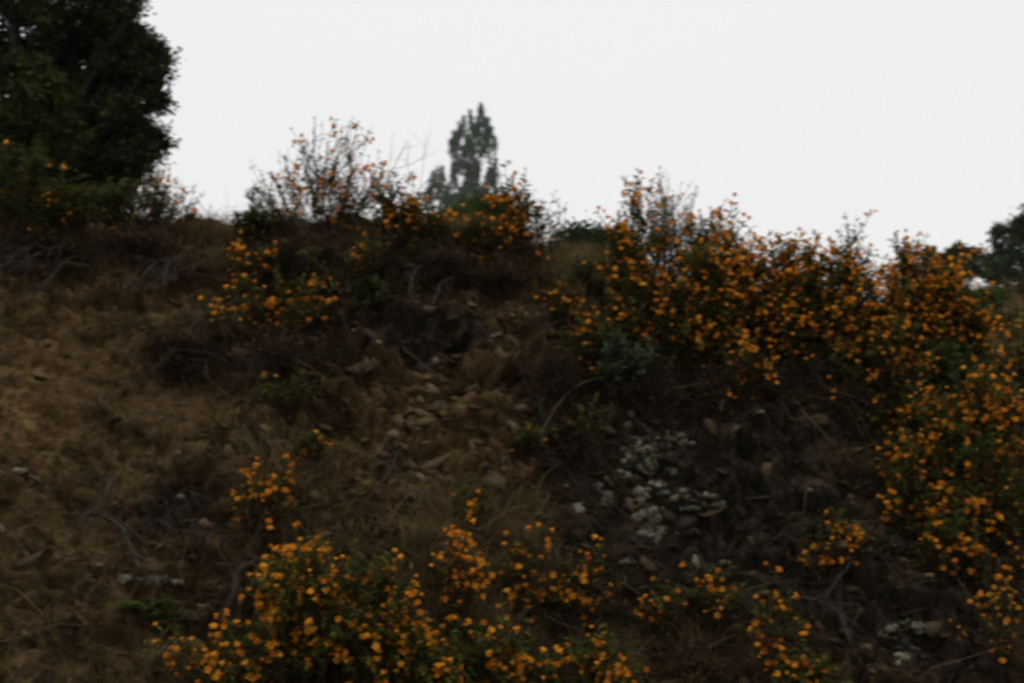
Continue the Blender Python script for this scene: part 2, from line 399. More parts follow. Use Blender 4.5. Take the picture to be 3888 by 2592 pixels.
# ------------------------------------------------------------------ flowers
def flower_mesh(seed):
    rg = np.random.default_rng(seed); mb = MB()
    # five-lobed trumpet: narrow tube opening into ruffled lobes, axis +Z
    n = 10; rings = []
    prof = [(.0025, -.024), (.004, -.012), (.007, 0)]
    for (r_, z_) in prof:
        a = np.arange(n) * 2 * math.pi / n; rings.append(np.stack([r_ * np.cos(a), r_ * np.sin(a), np.full(n, z_)], 1))
    a = np.arange(n) * 2 * math.pi / n; lob = (np.arange(n) % 2 == 0)
    r_ = np.where(lob, .0155, .0105) * rg.uniform(.9, 1.12, n); z_ = np.where(lob, .004, .006) + rg.normal(0, .0015, n)
    rings.append(np.stack([r_ * np.cos(a), r_ * np.sin(a), z_], 1))
    r_ = np.where(lob, .0205, .0125) * rg.uniform(.88, 1.12, n); z_ = np.where(lob, -.001, .006) + rg.normal(0, .003, n)
    a2 = a + rg.normal(0, .06, n); rings.append(np.stack([r_ * np.cos(a2), r_ * np.sin(a2), z_], 1))
    V = np.concatenate(rings); ii = (np.arange(len(rings) - 1)[:, None] * n); j = np.arange(n)[None]; jn = (j + 1) % n
    mb.quads(V, np.stack([ii + j, ii + jn, ii + n + jn, ii + n + j], -1).reshape(-1, 4))
    return V, np.stack([ii + j, ii + jn, ii + n + jn, ii + n + j], -1).reshape(-1, 4), mb.mesh('flower', M_FLOWER, True)
FL = [flower_mesh(s) for s in range(5)]

# ------------------------------------------------------------------ shrubs
STY = {  # stems, twigs per stem, leaves per twig, leaf len, dead share, stem radius, wand length, spread power
    'dense':  dict(ns=26, tw=12, lp=15, ll=.034, dead=.36, rad=.005, wand=.15),
    'medium': dict(ns=20, tw=10, lp=14, ll=.032, dead=.40, rad=.005, wand=.15),
    'airy':   dict(ns=22, tw=9, lp=10, ll=.024, dead=.45, rad=.0036, wand=.17),
    'low':    dict(ns=15, tw=9, lp=13, ll=.031, dead=.42, rad=.0045, wand=.13),
    'sparse': dict(ns=12, tw=7, lp=9, ll=.029, dead=.6, rad=.0045, wand=.13),
    'brush':  dict(ns=22, tw=11, lp=8, ll=.024, dead=1.0, rad=.004, wand=.14),
    'wand':   dict(ns=4, tw=12, lp=12, ll=.024, dead=.5, rad=.0034, wand=.05),
    'wisp':   dict(ns=5, tw=5, lp=6, ll=.018, dead=.6, rad=.0022, wand=.09),
    'green':  dict(ns=14, tw=9, lp=14, ll=.034, dead=.0, rad=.004, wand=.12),
}
SHRUB_GROUP = 'orange flowering shrubs on the bank'
def shrub(name, label, cat, x0, x1, yt, bx, by, nf, style, out=.25, leafmat=None, group=None, lift=0.0, tone_hi=1.0, seed=0):
    rg = np.random.default_rng(1000 + seed); st = STY[style]
    base, nrm = hit(bx, by); m = mpp(base[1])
    hgt = max(.06, (by - yt) * m - (.45 if by > 1000 else .05) * st['wand']); hw = (x1 - x0) / 2 * m * (1.04 if style == 'dense' else 1.0); cx = ((x0 + x1) / 2 - bx) * m
    root = empty(name, base); tag(root, label, cat, group)
    stem, fol = MB(), MB()
    tips = []; LB, LD, LU, LL, LT = [], [], [], [], []
    big = max(1.0, (hw * hgt) / .10) ** .55
    ns = int(st['ns'] * min(big, 1.9)); 
    for s in range(ns):
        # a target point on the crown, taller in the middle
        u = rg.uniform(-1, 1); v = rg.uniform(-1, 1)
        topf = 1 - (.22 if style == 'dense' else .42) * abs(u) ** 2.6
        hh = hgt * topf * (rg.uniform(.35, 1.0) ** .6)
        if style in ('airy', 'wisp', 'wand'): hh = hgt * (1 - .5 * abs(u) ** 1.5) * rg.uniform(.55, 1.0)
        tgt = np.array([cx + u * hw * .93, -out * hw * 1.1 + v * hw * .5 - .10 * out, hh])
        st0 = np.array([rg.normal(0, .10) * hw, rg.normal(0, .05) * hw, -.02])
        mid = np.array([tgt[0] * rg.uniform(.25, .6) + rg.normal(0, .05) * hw, tgt[1] * .6 - .25 * out * hw, hh * rg.uniform(.4, .65)])
        c = bez(st0, mid, tgt, 9); c[1:-1] += rg.normal(0, .010, (7, 3)) * (hgt / .5) ** .5
        L = np.linalg.norm(np.diff(c, axis=0), axis=1).sum()
        rr = st['rad'] * rg.uniform(.8, 1.35) * (.7 + .5 * min(L, .9))
        stem.tube(c, np.linspace(rr, rr * .35, 9), 5)
        nt_ = int(st['tw'] * (.6 + .8 * L / .5)); 
        twigs = [(c, .72, 1.0)]
        for k in range(nt_):
            t = rg.uniform(.28, 1.0) if style != 'airy' else rg.uniform(.4, 1.0)
            q = t * 8; a = int(min(q, 7)); p0 = c[a] + (c[a + 1] - c[a]) * (q - a)
            dirc = unit(c[a + 1] - c[a]); dv = unit(dirc * .7 + rg.normal(0, .5, 3) + np.array([0, -.12, .6]))
            ln = st['wand'] * rg.uniform(.45, 1.15) * (.55 + .6 * min(hgt, .8))
            p2 = p0 + dv * ln + np.array([0, 0, .18 * ln]); p1 = p0 + dv * ln * .5 + rg.normal(0, .08, 3) * ln
            cc = bez(p0, p1, p2, 5); stem.tube(cc, np.linspace(rr * .42, .0009, 5), 3)
            twigs.append((cc, 0.05, 1.0))
        for (cc, t0, t1) in twigs:
            ll_ = np.linalg.norm(np.diff(cc, axis=0), axis=1).sum()
            nl = max(2, int(st['lp'] * rg.uniform(.6, 1.3)))
            tt = rg.uniform(t0, t1, nl) ** .8; q = tt * (len(cc) - 1); a = np.minimum(q.astype(int), len(cc) - 2)
            p = cc[a] + (cc[a + 1] - cc[a]) * (q - a)[:, None]
            ax = cc[a + 1] - cc[a]; ax /= np.linalg.norm(ax, axis=1)[:, None] + 1e-9
            rv = rg.normal(0, 1, (nl, 3)); rv -= (rv * ax).sum(1)[:, None] * ax; rv /= np.linalg.norm(rv, axis=1)[:, None] + 1e-9
            dd = ax * .55 + rv * .85 + np.array([0, 0, .1])
            rel = np.clip(p[:, 2] / hgt, 0, 1)
            dead = rg.uniform(0, 1, nl) < st['dead'] * (1.9 - 1.6 * rel)
            tn = np.where(dead, rg.uniform(0, .44, nl), rg.uniform(.5, .5 + .5 * tone_hi, nl) * np.where(rg.uniform(0, 1, nl) < .25, 1, .9))
            if st['dead'] == 0: tn = rg.uniform(0, 1, nl)
            LB.append(p); LD.append(dd); LU.append(rg.normal(0, .35, (nl, 3)) + np.array([0, -.3, 1])); LL.append(st['ll'] * rg.uniform(.55, 1.25, nl) * np.where(dead, .8, 1)); LT.append(np.clip(tn, 0, 1))
            tips.append((cc[-1], unit(cc[-1] - cc[-2]), cc))
    LLc = np.concatenate(LL)
    fol.leaves(np.concatenate(LB), np.concatenate(LD), np.concatenate(LU), LLc, LLc * rg.uniform(.24, .4, len(LLc)), .22, np.concatenate(LT))
    stem.build('stem', M_STEM, root); fol.build('foliage', leafmat or M_LEAF, root)
    if nf:
        # blossom sits at twig ends, mostly high and on the open side
        sc = np.array([max(.02, (t[0][2] / hgt)) ** (.75 if style == 'dense' else .8) * (1 + 1.2 * (-t[0][1] / (hw + .05) > -.1)) for t in tips]); sc /= sc.sum()
        pos = []
        nf = int(nf * ((7.0 if by < 1250 else 6.2) if style == 'dense' else 2.5)) if nf > 10 else nf; nheads = max(1, int(nf / 2.2))
        pick = rg.choice(len(tips), nheads, p=sc)
        for a in pick:
            p, dv, cc = tips[a]
            for k in range(rg.integers(1, 6)):
                if len(pos) >= nf: break
                off = rg.normal(0, .021, 3) - dv * rg.uniform(-.005, .05)
                face = unit(dv * .3 + rg.normal(0, .5, 3) + np.array([0, -.65, .5]))
                pos.append((p + off, face, rg.uniform(.36, .80)))
        pos.sort(key=lambda t: t[0][1])
        extra = MB()
        for k, (p, face, s_) in enumerate(pos):
            rot = Vector(face).to_track_quat('Z', 'Y').to_matrix() @ Matrix.Rotation(rg.uniform(0, 6.28), 3, 'Z')
            V, q, me = FL[k % 5]
            if k < 100:
                o = bpy.data.objects.new('flower', me); COL.objects.link(o); o.parent = root
                o.matrix_local = Matrix.Translation(Vector(p)) @ rot.to_4x4() @ Matrix.Scale(s_, 4)
            else:
                extra.quads((V * s_) @ np.array(rot).T + p, q, rg.uniform(0, 1))
        if len(pos) > 100: tag(extra.build('blossom', M_BLOOM, root, True), kind='stuff')
    return root

SHRUBS = [
 (-40, 118, 330, 45, 565, 10, 'medium', 'flowering shrub in deep shade under the oak, touching the frame edge'),
 (90, 215, 415, 150, 565, 6, 'medium', 'small dark shrub with sparse orange blossom beneath middle of the oak crown'),
 (205, 335, 430, 270, 570, 8, 'medium', 'dull brownish shrub with scattered orange blossom under the outer edge of the oak'),
 (290, 440, 385, 345, 570, 14, 'airy', 'twiggy dark shrub leaning out against the sky just beside the oak crown'),
 (545, 650, 485, 600, 565, 4, 'green', 'low fresh green shrub on the grassy crest with almost no blossom'),
 (565, 895, 268, 745, 605, 80, 'airy', 'tallest see-through shrub on the crest, long wands and orange blossom against white sky'),
 (835, 975, 410, 900, 615, 56, 'medium', 'compact shrub on the crest between the tall see-through shrub and the pine'),
 (935, 1040, 495, 985, 575, 14, 'low', 'short orange flecked shrub on the grassy crest in front of pine foot'),
 (1055, 1140, 515, 1100, 630, 13, 'low', 'low orange flowered shrub amid tan grass below the green bush by the pine'),
 (1095, 1292, 425, 1205, 635, 66, 'medium', 'rounded orange flowered shrub on the crest beside the pine, alone against the sky'),
 (500, 690, 562, 600, 690, 20, 'sparse', 'thin shrub with few blossoms just under the crest below tallest see-through shrub'),
 (470, 785, 655, 640, 800, 46, 'low', 'wide sprawling shrub hung with orange blossom midway up bank above bare earth'),
 (1385, 1530, 435, 1450, 850, 115, 'medium', 'tall dense shrub forming the near end of the big orange thicket'),
 (1460, 1615, 398, 1545, 780, 62, 'airy', 'see-through shrub with highest wands rising out of the big orange thicket'),
 (1595, 1730, 512, 1655, 870, 92, 'dense', 'thick orange shrub in the thicket directly beside the one with highest wands'),
 (1690, 1885, 558, 1790, 860, 128, 'dense', 'heavily flowered shrub in the middle of thicket with a nearly level top'),
 (1885, 2005, 505, 1946, 890, 125, 'medium', 'heavily flowered shrub with one pointed spire standing above the thicket'),
 (2015, 2205, 592, 2110, 890, 125, 'dense', 'broad shrub solid with orange blossom at the end of thicket near the far oak'),
 (1895, 2140, 750, 2030, 970, 52, 'low', 'lower shrub spilling orange blossom down the rock beneath the thicket spire'),
 (2075, 2370, 850, 2230, 1200, 95, 'dense', 'large orange shrub halfway down the bank near the frame edge, below the bright green plant'),
 (2230, 2410, 770, 2320, 990, 34, 'low', 'half cut off orange flecked shrub at the frame edge beside dry hill grass'),
 (1990, 2190, 990, 2090, 1190, 38, 'low', 'shrub with thin orange blossom over the round brown boulder'),
 (2180, 2410, 1170, 2300, 1410, 30, 'sparse', 'dark brown shrub with dim scattered blossom low at the frame edge'),
 (2215, 2410, 1330, 2310, 1580, 24, 'sparse', 'thin shrub with few blossoms in the bottom corner of bank beside lichen'),
 (1225, 1345, 645, 1290, 810, 15, 'sparse', 'bare looking grey shrub dotted with single orange flowers before the thicket'),
 (1285, 1425, 735, 1350, 890, 17, 'low', 'greenish shrub with few orange flowers next to the grey-green sage'),
 (515, 695, 1040, 610, 1265, 28, 'sparse', 'brown thinning shrub with small orange flowers on bare earth beside tan grass'),
 (685, 748, 972, 715, 1080, 9, 'sparse', 'single upright sprig of orange flowers in the middle of bare brown bank'),
 (600, 790, 1255, 690, 1640, 75, 'dense', 'brightest shrub at the bank foot with thick orange blossom on its sloping shoulder'),
 (765, 945, 1265, 850, 1620, 62, 'medium', 'tall orange shrub at the bank foot behind and beside the brightest one'),
 (380, 640, 1430, 520, 1660, 64, 'low', 'low spreading shrub at the bank foot next to small green fern'),
 (935, 1125, 1190, 1040, 1480, 46, 'sparse', 'upright orange shrub rising from dry grass above the bank foot'),
 (1115, 1295, 1205, 1200, 1480, 24, 'sparse', 'orange shrub entangled with pale forked dead stem near the bank foot'),
 (1245, 1415, 1220, 1330, 1470, 30, 'sparse', 'loose orange shrub crossed by pale straw stalk just below the lichen rock'),
 (810, 1065, 1430, 950, 1680, 92, 'medium', 'orange shrub cut by the bottom frame edge in front of upright one'),
 (1020, 1255, 1400, 1140, 1660, 48, 'low', 'rounded orange shrub cut by the bottom frame edge beside patch of bare tan grass'),
 (1225, 1475, 1440, 1350, 1670, 34, 'low', 'open leafy shrub with paler blossom at the bottom frame edge below lichen rock'),
 (1465, 1565, 1325, 1510, 1490, 12, 'sparse', 'tiny sparse shrub under the main lichen patch with a dozen flowers'),
 (1565, 1705, 1285, 1640, 1460, 15, 'sparse', 'small dark shrub with orange flowers below rusty stones of the lichen rock'),
 (1685, 1855, 1335, 1770, 1610, 22, 'sparse', 'straggling shrub with vertical line of blossoms down dark rock'),
 (1775, 1925, 1485, 1850, 1660, 20, 'low', 'short bright orange shrub at the bottom frame edge on dark rock'),
 (1815, 1995, 1170, 1900, 1350, 26, 'sparse', 'small orange shrub on dark rock before the round brown boulder'),
 (358, 432, 1375, 395, 1460, 4, 'sparse', 'little plant with four orange flowers right above the green fern'),
 (372, 432, 792, 405, 855, 4, 'sparse', 'little plant with few orange flowers among pale dead branches on upper bank'),
 (1178, 1262, 975, 1215, 1060, 5, 'sparse', 'little flowering plant at the foot of the arching bare stalk'),
 (1058, 1122, 1105, 1090, 1210, 9, 'sparse', 'little flowering plant on tan crumbling earth in the centre of bank'),
 (1555, 1685, 600, 1610, 890, 62, 'dense', 'dark based shrub filling thicket front, under the highest wands'),
 (1760, 1905, 640, 1830, 890, 72, 'dense', 'orange shrub at thicket front, below the level topped one'),
 (1392, 1500, 640, 1440, 900, 40, 'medium', 'mixed green and orange shrub in front of the thicket near end, above sage plant'),
 (1925, 2085, 640, 2000, 905, 72, 'dense', 'orange shrub at thicket front, right under the pointed spire'),
 (2090, 2245, 672, 2170, 885, 76, 'dense', 'orange shrub at thicket front, just above the bright green plant'),
 (1490, 1625, 660, 1560, 905, 48, 'medium', 'dim shrub with scattered orange in deep shade at thicket bottom'),
 (2170, 2370, 985, 2265, 1290, 40, 'medium', 'orange shrub trailing below the large one at the frame edge'),
 (2040, 2200, 1080, 2120, 1260, 30, 'sparse', 'dark brown shrub with dim flowers between large edge shrub and round boulder'),
 (600, 730, 880, 665, 960, 4, 'sparse', 'dark nearly flowerless brush mound under the wide sprawling shrub'),
 (1230, 1400, 880, 1310, 1040, 6, 'sparse', 'dark nearly flowerless brush beside the arching bare stalk'),
 (1290, 1420, 600, 1355, 700, 4, 'sparse', 'grey brown nearly flowerless brush on tan grass below the skyline bush'),
 (700, 960, 560, 830, 690, 10, 'sparse', 'dark brown brush filling the shade below the two crest shrubs'),
 (1835, 1915, 575, 1875, 860, 40, 'medium', 'slim flowered shrub filling the dip beside the spire shrub'),
 (2060, 2112, 565, 2086, 880, 40, 'medium', 'slim flowered shrub between the spire shrub and the broad one at thicket end'),
 (1570, 1660, 520, 1615, 840, 40, 'medium', 'slim dark flowered shrub just behind the highest wands'),
 (2180, 2265, 715, 2225, 880, 36, 'low', 'low rounded flowered shrub where the thicket meets dry hill grass'),
 (610, 790, 1300, 710, 1500, 64, 'dense', 'bright mound of blossom on shoulder of the bank foot shrubs'),
 (60, 190, 470, 120, 580, 10, 'medium', 'brown shrub with few dim flowers between two dark shrubs under the oak'),
 (1640, 1780, 780, 1710, 960, 24, 'sparse', 'thin shrub hanging with few flowers around the thick pale bent stem'),
 (1990, 2110, 870, 2050, 1050, 34, 'medium', 'orange shrub linking the thicket spire with large edge shrub, above small orange rock shrub'),
 (2090, 2230, 1180, 2160, 1330, 24, 'low', 'dim flowered shrub just beside the round brown boulder, below large edge shrub'),
 (2250, 2400, 1060, 2330, 1250, 18, 'medium', 'half cut off shrub solid with orange at the frame edge under the large edge shrub'),
 (600, 740, 1285, 660, 1440, 70, 'medium', 'low orange mound standing out first where blossom slopes down to bank foot'),
 (700, 880, 1380, 790, 1560, 80, 'medium', 'thick orange mound in the middle of the bank foot blossom'),
 (860, 1020, 1450, 940, 1640, 70, 'medium', 'bright orange mound at the bottom frame edge beside tan grass'),
]
BRUSH = [
 (690, 830, 555, 760, 665, 'dark brown dead brush tangled at foot of the tallest see-through shrub'),
 (800, 950, 560, 880, 690, 'dark brown dead brush heaped under the compact crest shrub'),
 (560, 700, 560, 640, 640, 'dark brown dead brush between low fresh green shrub and tallest see-through one'),
 (940, 1080, 590, 1010, 660, 'grey brown dead brush hanging just below grassy crest in front of pine'),
 (1080, 1240, 620, 1160, 690, 'grey brown dead brush below the rounded crest shrub'),
 (560, 760, 780, 660, 880, 'dark brown dead brush mat directly under the wide sprawling shrub'),
 (1420, 1560, 850, 1490, 960, 'black brown dead brush in deep shade beneath the thicket near end'),
 (1600, 1780, 850, 1690, 950, 'black brown dead brush in deep shade around the thick pale bent stem'),
 (0, 140, 540, 60, 600, 'dark brown dead brush on the crest at the frame edge under the oak'),
 (220, 400, 540, 310, 600, 'dark brown dead brush on the crest under the outer oak crown'),
 (1200, 1330, 800, 1265, 960, 'dark brown dead brush above the arching bare stalk'),
 (330, 480, 770, 400, 850, 'dark brown dead brush among pale dead branches on the upper bare slope'),
]
for k, (x0, x1, yt, bx, by, lab) in enumerate(BRUSH):
    shrub('dead_bush', lab, 'dead bush', x0, x1, yt, bx, by, 0, 'brush', .2, M_DEADLEAF, 'dead brush on the bank', seed=500 + k)
for k, (x0, x1, yt, bx, by, nf, sty, lab) in enumerate(SHRUBS):
    crest = by < 640
    shrub('flowering_shrub', lab, 'shrub', x0, x1, yt, bx, by, nf, sty, .1 if crest else .28, None, SHRUB_GROUP, seed=k)
WISPS = [(556, 585, 340, 690, 560, 'long bare wand bowing far out at one side of the tallest see-through shrub'),
         (600, 640, 330, 700, 565, 'slim tufted wand standing between bowing bare wand and tallest see-through shrub'),
         (452, 502, 452, 476, 556, 'thin wispy grey weed standing alone on the grassy crest'),
         (700, 790, 285, 745, 560, 'thin leafless wands sticking up highest out of see-through crest shrub'),
         (1240, 1310, 415, 1270, 590, 'faint thin weed stalks rising behind the rounded crest shrub'),
         (1540, 1600, 425, 1565, 640, 'faint thin weed stalks rising behind the highest wands of the thicket')]
for k, (x0, x1, yt, bx, by, lab) in enumerate(WISPS):
    shrub('weed', lab, 'weed', x0, x1, yt, bx, by, 0, 'wand' if k in (0, 1, 3) else 'wisp', .05, None, 'thin weeds on the crest', seed=200 + k)
shrub('sage_plant', 'soft grey-green leafy plant low in front of the orange thicket', 'plant', 1375, 1490, 785, 1435, 920, 0, 'green', .4, M_SAGE, seed=301)
shrub('green_plant', 'bright green leafy plant between orange shrubs near the frame edge', 'plant', 2085, 2225, 770, 2160, 920, 0, 'green', .3, M_GREEN, seed=302)
shrub('green_plant', 'tiny green sprig in the shade under the compact crest shrub', 'plant', 830, 880, 672, 852, 700, 0, 'green', .3, M_GREEN, seed=303)

def fern(px, py, wpx, label):
    b, n = hit(px, py); b = b + np.array([0, -.03, .02]); m = mpp(b[1]); root = empty('fern', b); tag(root, label, 'fern')
    for k in range(16):
        mb = MB(); a = RNG.uniform(0, 6.28); L = wpx * m * RNG.uniform(.4, .6)
        dv = np.array([math.cos(a), math.sin(a) * .6 - .5, .6]); c = bez(np.zeros(3), dv * L * .7 + np.array([0, 0, .3 * L]), dv * L + np.array([0, 0, -.35 * L]), 16)
        mb.tube(c, np.linspace(.0014, .0004, 16), 3)
        T = np.gradient(c, axis=0); sd_ = np.cross(T, [0, 0, 1.0]); sd_ /= np.linalg.norm(sd_, axis=1)[:, None] + 1e-9
        for sg in (-1, 1):
            mb.leaves(c[2:], sd_[2:] * sg + T[2:] * 8, np.tile([0, -.3, 1.0], (14, 1)), np.linspace(.035, .01, 14), np.linspace(.011, .005, 14), .2, RNG.uniform(.1, .8, 14))
        mb.build('frond', M_GREEN, root)
fern(335, 1425, 150, 'dark green fern tuft on bare earth near the lower corner of bank')

# ------------------------------------------------------------------ dead branches
def branch(name, label, cat, pts, rad=.006, lift=.06, twigs=6, mat=None, group=None, seed=0, tw_len=.12, free=None):
    rg = np.random.default_rng(3000 + seed)
    W = []
    for k, (px, py) in enumerate(pts):
        if free:
            d_ = ray(px, py); W.append(CAM + d_ * (free[k] / d_[1]))
        else:
            p, n = hit(px, py); fr = k / (len(pts) - 1); W.append(p + np.array([0, -1, .35]) * (.005 + lift * math.sin(math.pi * min(fr * .62, 1))))
    W = np.array(W); base = W[0].copy(); root = empty(name, base); tag(root, label, cat, group)
    n = 7 * (len(W) - 1) + 1; t = np.linspace(0, len(W) - 1, n)
    c = np.stack([np.interp(t, np.arange(len(W)), W[:, a]) for a in range(3)], 1)
    for _ in range(3): c[1:-1] = .25 * c[:-2] + .5 * c[1:-1] + .25 * c[2:]
    c += np.cumsum(rg.normal(0, .0035, c.shape), 0) * .7; c -= base
    mb = MB(); mb.tube(c, np.linspace(rad, rad * .4, n), 6); mb.build('main_stem', mat or M_DEAD, root, True)
    if twigs:
        tb_ = MB()
        for k in range(twigs):
            a = rg.integers(1, n - 1); dv = unit(unit(c[a + 1] - c[a]) * .9 + rg.normal(0, .45, 3)); L = tw_len * rg.uniform(.4, 1.3)
            cc = bez(c[a], c[a] + dv * L * .5 + rg.normal(0, .015, 3), c[a] + dv * L + rg.normal(0, .03, 3), 6)
            tb_.tube(cc, np.linspace(rad * .45, .0008, 6), 4)
            for q in range(2):
                dv2 = unit(dv + rg.normal(0, .6, 3)); s0 = cc[rg.integers(2, 5)]
                tb_.tube(bez(s0, s0 + dv2 * L * .25, s0 + dv2 * L * .5 + rg.normal(0, .01, 3), 4), np.linspace(rad * .25, .0006, 4), 3)
        tb_.build('twig', mat or M_DEAD, root)
DEADS = [
 ([(185, 562), (120, 595), (35, 655)], .005, 'grey dead branch fanning downhill from the shrubs beneath the oak, nearer the tan grass'),
 ([(120, 560), (70, 590), (5, 640)], .005, 'grey dead branch fanning downhill beneath the oak, touching the frame edge'),
 ([(230, 570), (170, 610), (100, 690)], .005, 'grey dead twig bundle reaching down to the pale ledge beneath the oak'),
 ([(400, 600), (360, 620), (330, 660), (305, 705)], .008, 'thick pale dead branch hooked over the upper bank under the bare crest'),
 ([(430, 585), (400, 625), (390, 690)], .007, 'forked grey dead branch hanging from the crest next to thick pale hooked one'),
 ([(455, 615), (400, 650), (345, 700)], .005, 'slim grey dead branch lying slantwise on brown earth under the crest'),
 ([(525, 690), (480, 720), (430, 800)], .006, 'long pale dead branch sweeping down from the wide sprawling shrub'),
 ([(500, 735), (450, 790), (405, 835)], .006, 'second sweeping dead branch, darker and lower, near the tiny flowering plant'),
 ([(495, 810), (478, 840), (478, 880)], .007, 'short upright grey stump stem on the middle bank'),
 ([(700, 655), (770, 640), (850, 625)], .004, 'thin curved grey branch under the tallest see-through shrub'),
 ([(770, 640), (800, 665), (805, 700), (795, 720)], .005, 'pale forked dead branch bending down beneath the tallest see-through shrub'),
 ([(875, 600), (868, 650), (875, 700)], .007, 'dark upright old stem beneath the compact crest shrub'),
 ([(1090, 628), (1050, 640), (1015, 670), (1005, 720)], .009, 'thick bent grey trunk hanging off the crest below the pine'),
 ([(1080, 600), (1030, 620), (955, 640), (945, 700)], .006, 'long grey branch hooping over under the grassy crest below the pine'),
 ([(1130, 610), (1060, 600), (990, 605)], .004, 'fine grey twig mass lying along the grassy crest below the pine'),
 ([(1300, 690), (1250, 740), (1190, 770)], .004, 'pale thin twig across tan rubble near the bare looking shrub'),
 ([(1700, 862), (1665, 905), (1660, 985)], .008, 'thick pale bent stem hanging under the thicket above the lichen rock'),
 ([(1695, 868), (1740, 850), (1800, 858)], .004, 'thin pale twig reaching sideways from top of the bent stem under thicket'),
 ([(1835, 900), (1880, 850), (1950, 800)], .006, 'straight brown branch rising into the thicket spire shrub'),
 ([(1850, 885), (1900, 878), (1960, 884)], .004, 'level pale twig at the foot of the thicket spire shrub'),
 ([(1258, 890), (1250, 930), (1240, 960)], .006, 'short whitish peeling stem above the arching stalk'),
 ([(235, 1185), (290, 1230), (330, 1330)], .008, 'long straight dull stick lying on lower bare earth'),
 ([(275, 1085), (262, 1140), (250, 1190)], .006, 'tan broken stalk standing above the long dull stick'),
 ([(905, 990), (915, 1050), (900, 1095), (870, 1130)], .006, 'pale curved root running down beside the tan boulder'),
 ([(620, 680), (560, 700), (500, 745)], .004, 'thin twig drooping out of the wide sprawling shrub'),
 ([(430, 960), (400, 968), (350, 962)], .005, 'dark bowed twig lying on smooth bare earth'),
 ([(590, 870), (640, 905), (650, 940)], .004, 'tangled grey twig heap under the wide sprawling shrub'),
 ([(1180, 1380), (1150, 1430), (1160, 1490)], .007, 'pale forked dead stem standing among orange shrubs at the bank foot'),
 ([(580, 1290), (560, 1340), (555, 1400)], .005, 'bundle of grey dead twigs beside the brightest orange shrub'),
 ([(1960, 1275), (1920, 1340), (1875, 1400)], .005, 'crossed brown stick leaning on dark rock, sloping one way'),
 ([(1840, 1370), (1900, 1410), (1945, 1490)], .006, 'crossed brown stick leaning on dark rock, longer and sloping the other way'),
 ([(180, 1180), (210, 1190), (200, 1230)], .004, 'grey twig clump on bare earth beside upper end of the long dull stick'),
]
for k, (pts, rad, lab) in enumerate(DEADS):
    branch('dead_branch', lab, 'branch', pts, rad * .8, .09, 11, None, 'dead branches on the bank', k)
branch('arching_stalk', 'long bare brown stalk arching out of the thicket over dark rock', 'stalk', [(1212, 1098), (1245, 1010), (1300, 930), (1392, 882)], .0065, .12, 0, M_STRAW, seed=80)
for k, (pts, lab) in enumerate([([(1205, 1338), (1300, 1330), (1400, 1347)], 'long pale straw stalk lying level across orange shrubs at the bank foot'),
                                ([(1700, 1362), (1760, 1345), (1830, 1340)], 'pale straw stalk lying over dark rock beside straggling shrub'),
                                ([(1030, 1090), (1090, 1098), (1160, 1112)], 'pale straw stalk lying on tan crumbling earth'),
                                ([(0, 1475), (120, 1460), (260, 1450)], 'long pale straw stalk on bare earth in the bottom corner'),
                                ([(870, 1262), (950, 1250), (1060, 1256)], 'thin pale straw stalk above the upright orange shrub')]):
    branch('straw_stalk', lab, 'stalk', pts, .003, .07, 1, M_STRAW, 'straw stalks on the bank', 90 + k)
for k, (pts, fr, lab) in enumerate([([(930, 520), (955, 440), (1005, 380)], (6.2, 6.1, 6.0), 'long bare dead wand arching toward the pine against white sky, uppermost'),
                                    ([(935, 520), (960, 455), (985, 435)], (6.2, 6.1, 6.0), 'short bare dead wand arching toward the pine, lowest of three'),
                                    ([(885, 500), (890, 420), (925, 345)], (6.3, 6.3, 6.3), 'bare dead wand standing upright beside the compact crest shrub')]):
    branch('dead_wand', lab, 'branch', pts, .0032, 0, 5, M_DEAD, 'bare wands on the crest', 110 + k, .2, fr)

# ------------------------------------------------------------------ rocks, rubble, lichen
bm = bmesh.new(); bmesh.ops.create_icosphere(bm, subdivisions=3, radius=1)
ICO3 = np.array([v.co[:] for v in bm.verts]); ICO3F = np.array([[v.index for v in f_.verts] for f_ in bm.faces]); bm.free()
bm = bmesh.new(); bmesh.ops.create_icosphere(bm, subdivisions=1, radius=1)
ICO1 = np.array([v.co[:] for v in bm.verts]); ICO1F = np.array([[v.index for v in f_.verts] for f_ in bm.faces]); bm.free()
def rock_verts(rg, ico, cuts=11):
    V = ico.copy() * np.array([1.25, 1.25, 1.25])
    ax = [np.array(v, float) for v in ((1, .15, .1), (-1, .1, -.2), (.1, 1, .2), (0, -1, .2), (.15, .1, 1), (-.1, .2, -1))]
    for k in range(cuts):
        n = unit(ax[k] + rg.normal(0, .28, 3)) if k < 6 else unit(rg.normal(size=3))
        d_ = rg.uniform(.5, .95); e_ = V @ n - d_; V = V - np.where(e_ > 0, e_, 0)[:, None] * n
    if len(V) > 100: V += .07 * fbm(V * 2.6 + rg.uniform(0, 50), 4, 77)[:, None] * V
    return V
def rock(px, py, wpx, hpx, mat, label, tilt=0, seed=0, name='rock', sink=.35, group='embedded rocks'):
    rg = np.random.default_rng(5000 + seed); p, n = hit(px, py); m = mpp(p[1])
    a, b = wpx / 2 * m * 1.15, hpx / 2 * m * 1.2; V = rock_verts(rg, ICO3, 9) * np.array([a, (a + b) * .4, b * .85])
    c, s = math.cos(R(tilt)), math.sin(R(tilt)); V = V @ np.array([[c, 0, s], [0, 1, 0], [-s, 0, c]])
    mb = MB(); mb.tris(V, ICO3F); o = mb.build(name, mat, None, False, p + np.array([0, 1, -.3]) * (a + b) * .4 * (sink + .35))
    return tag(o, label, 'rock', group)
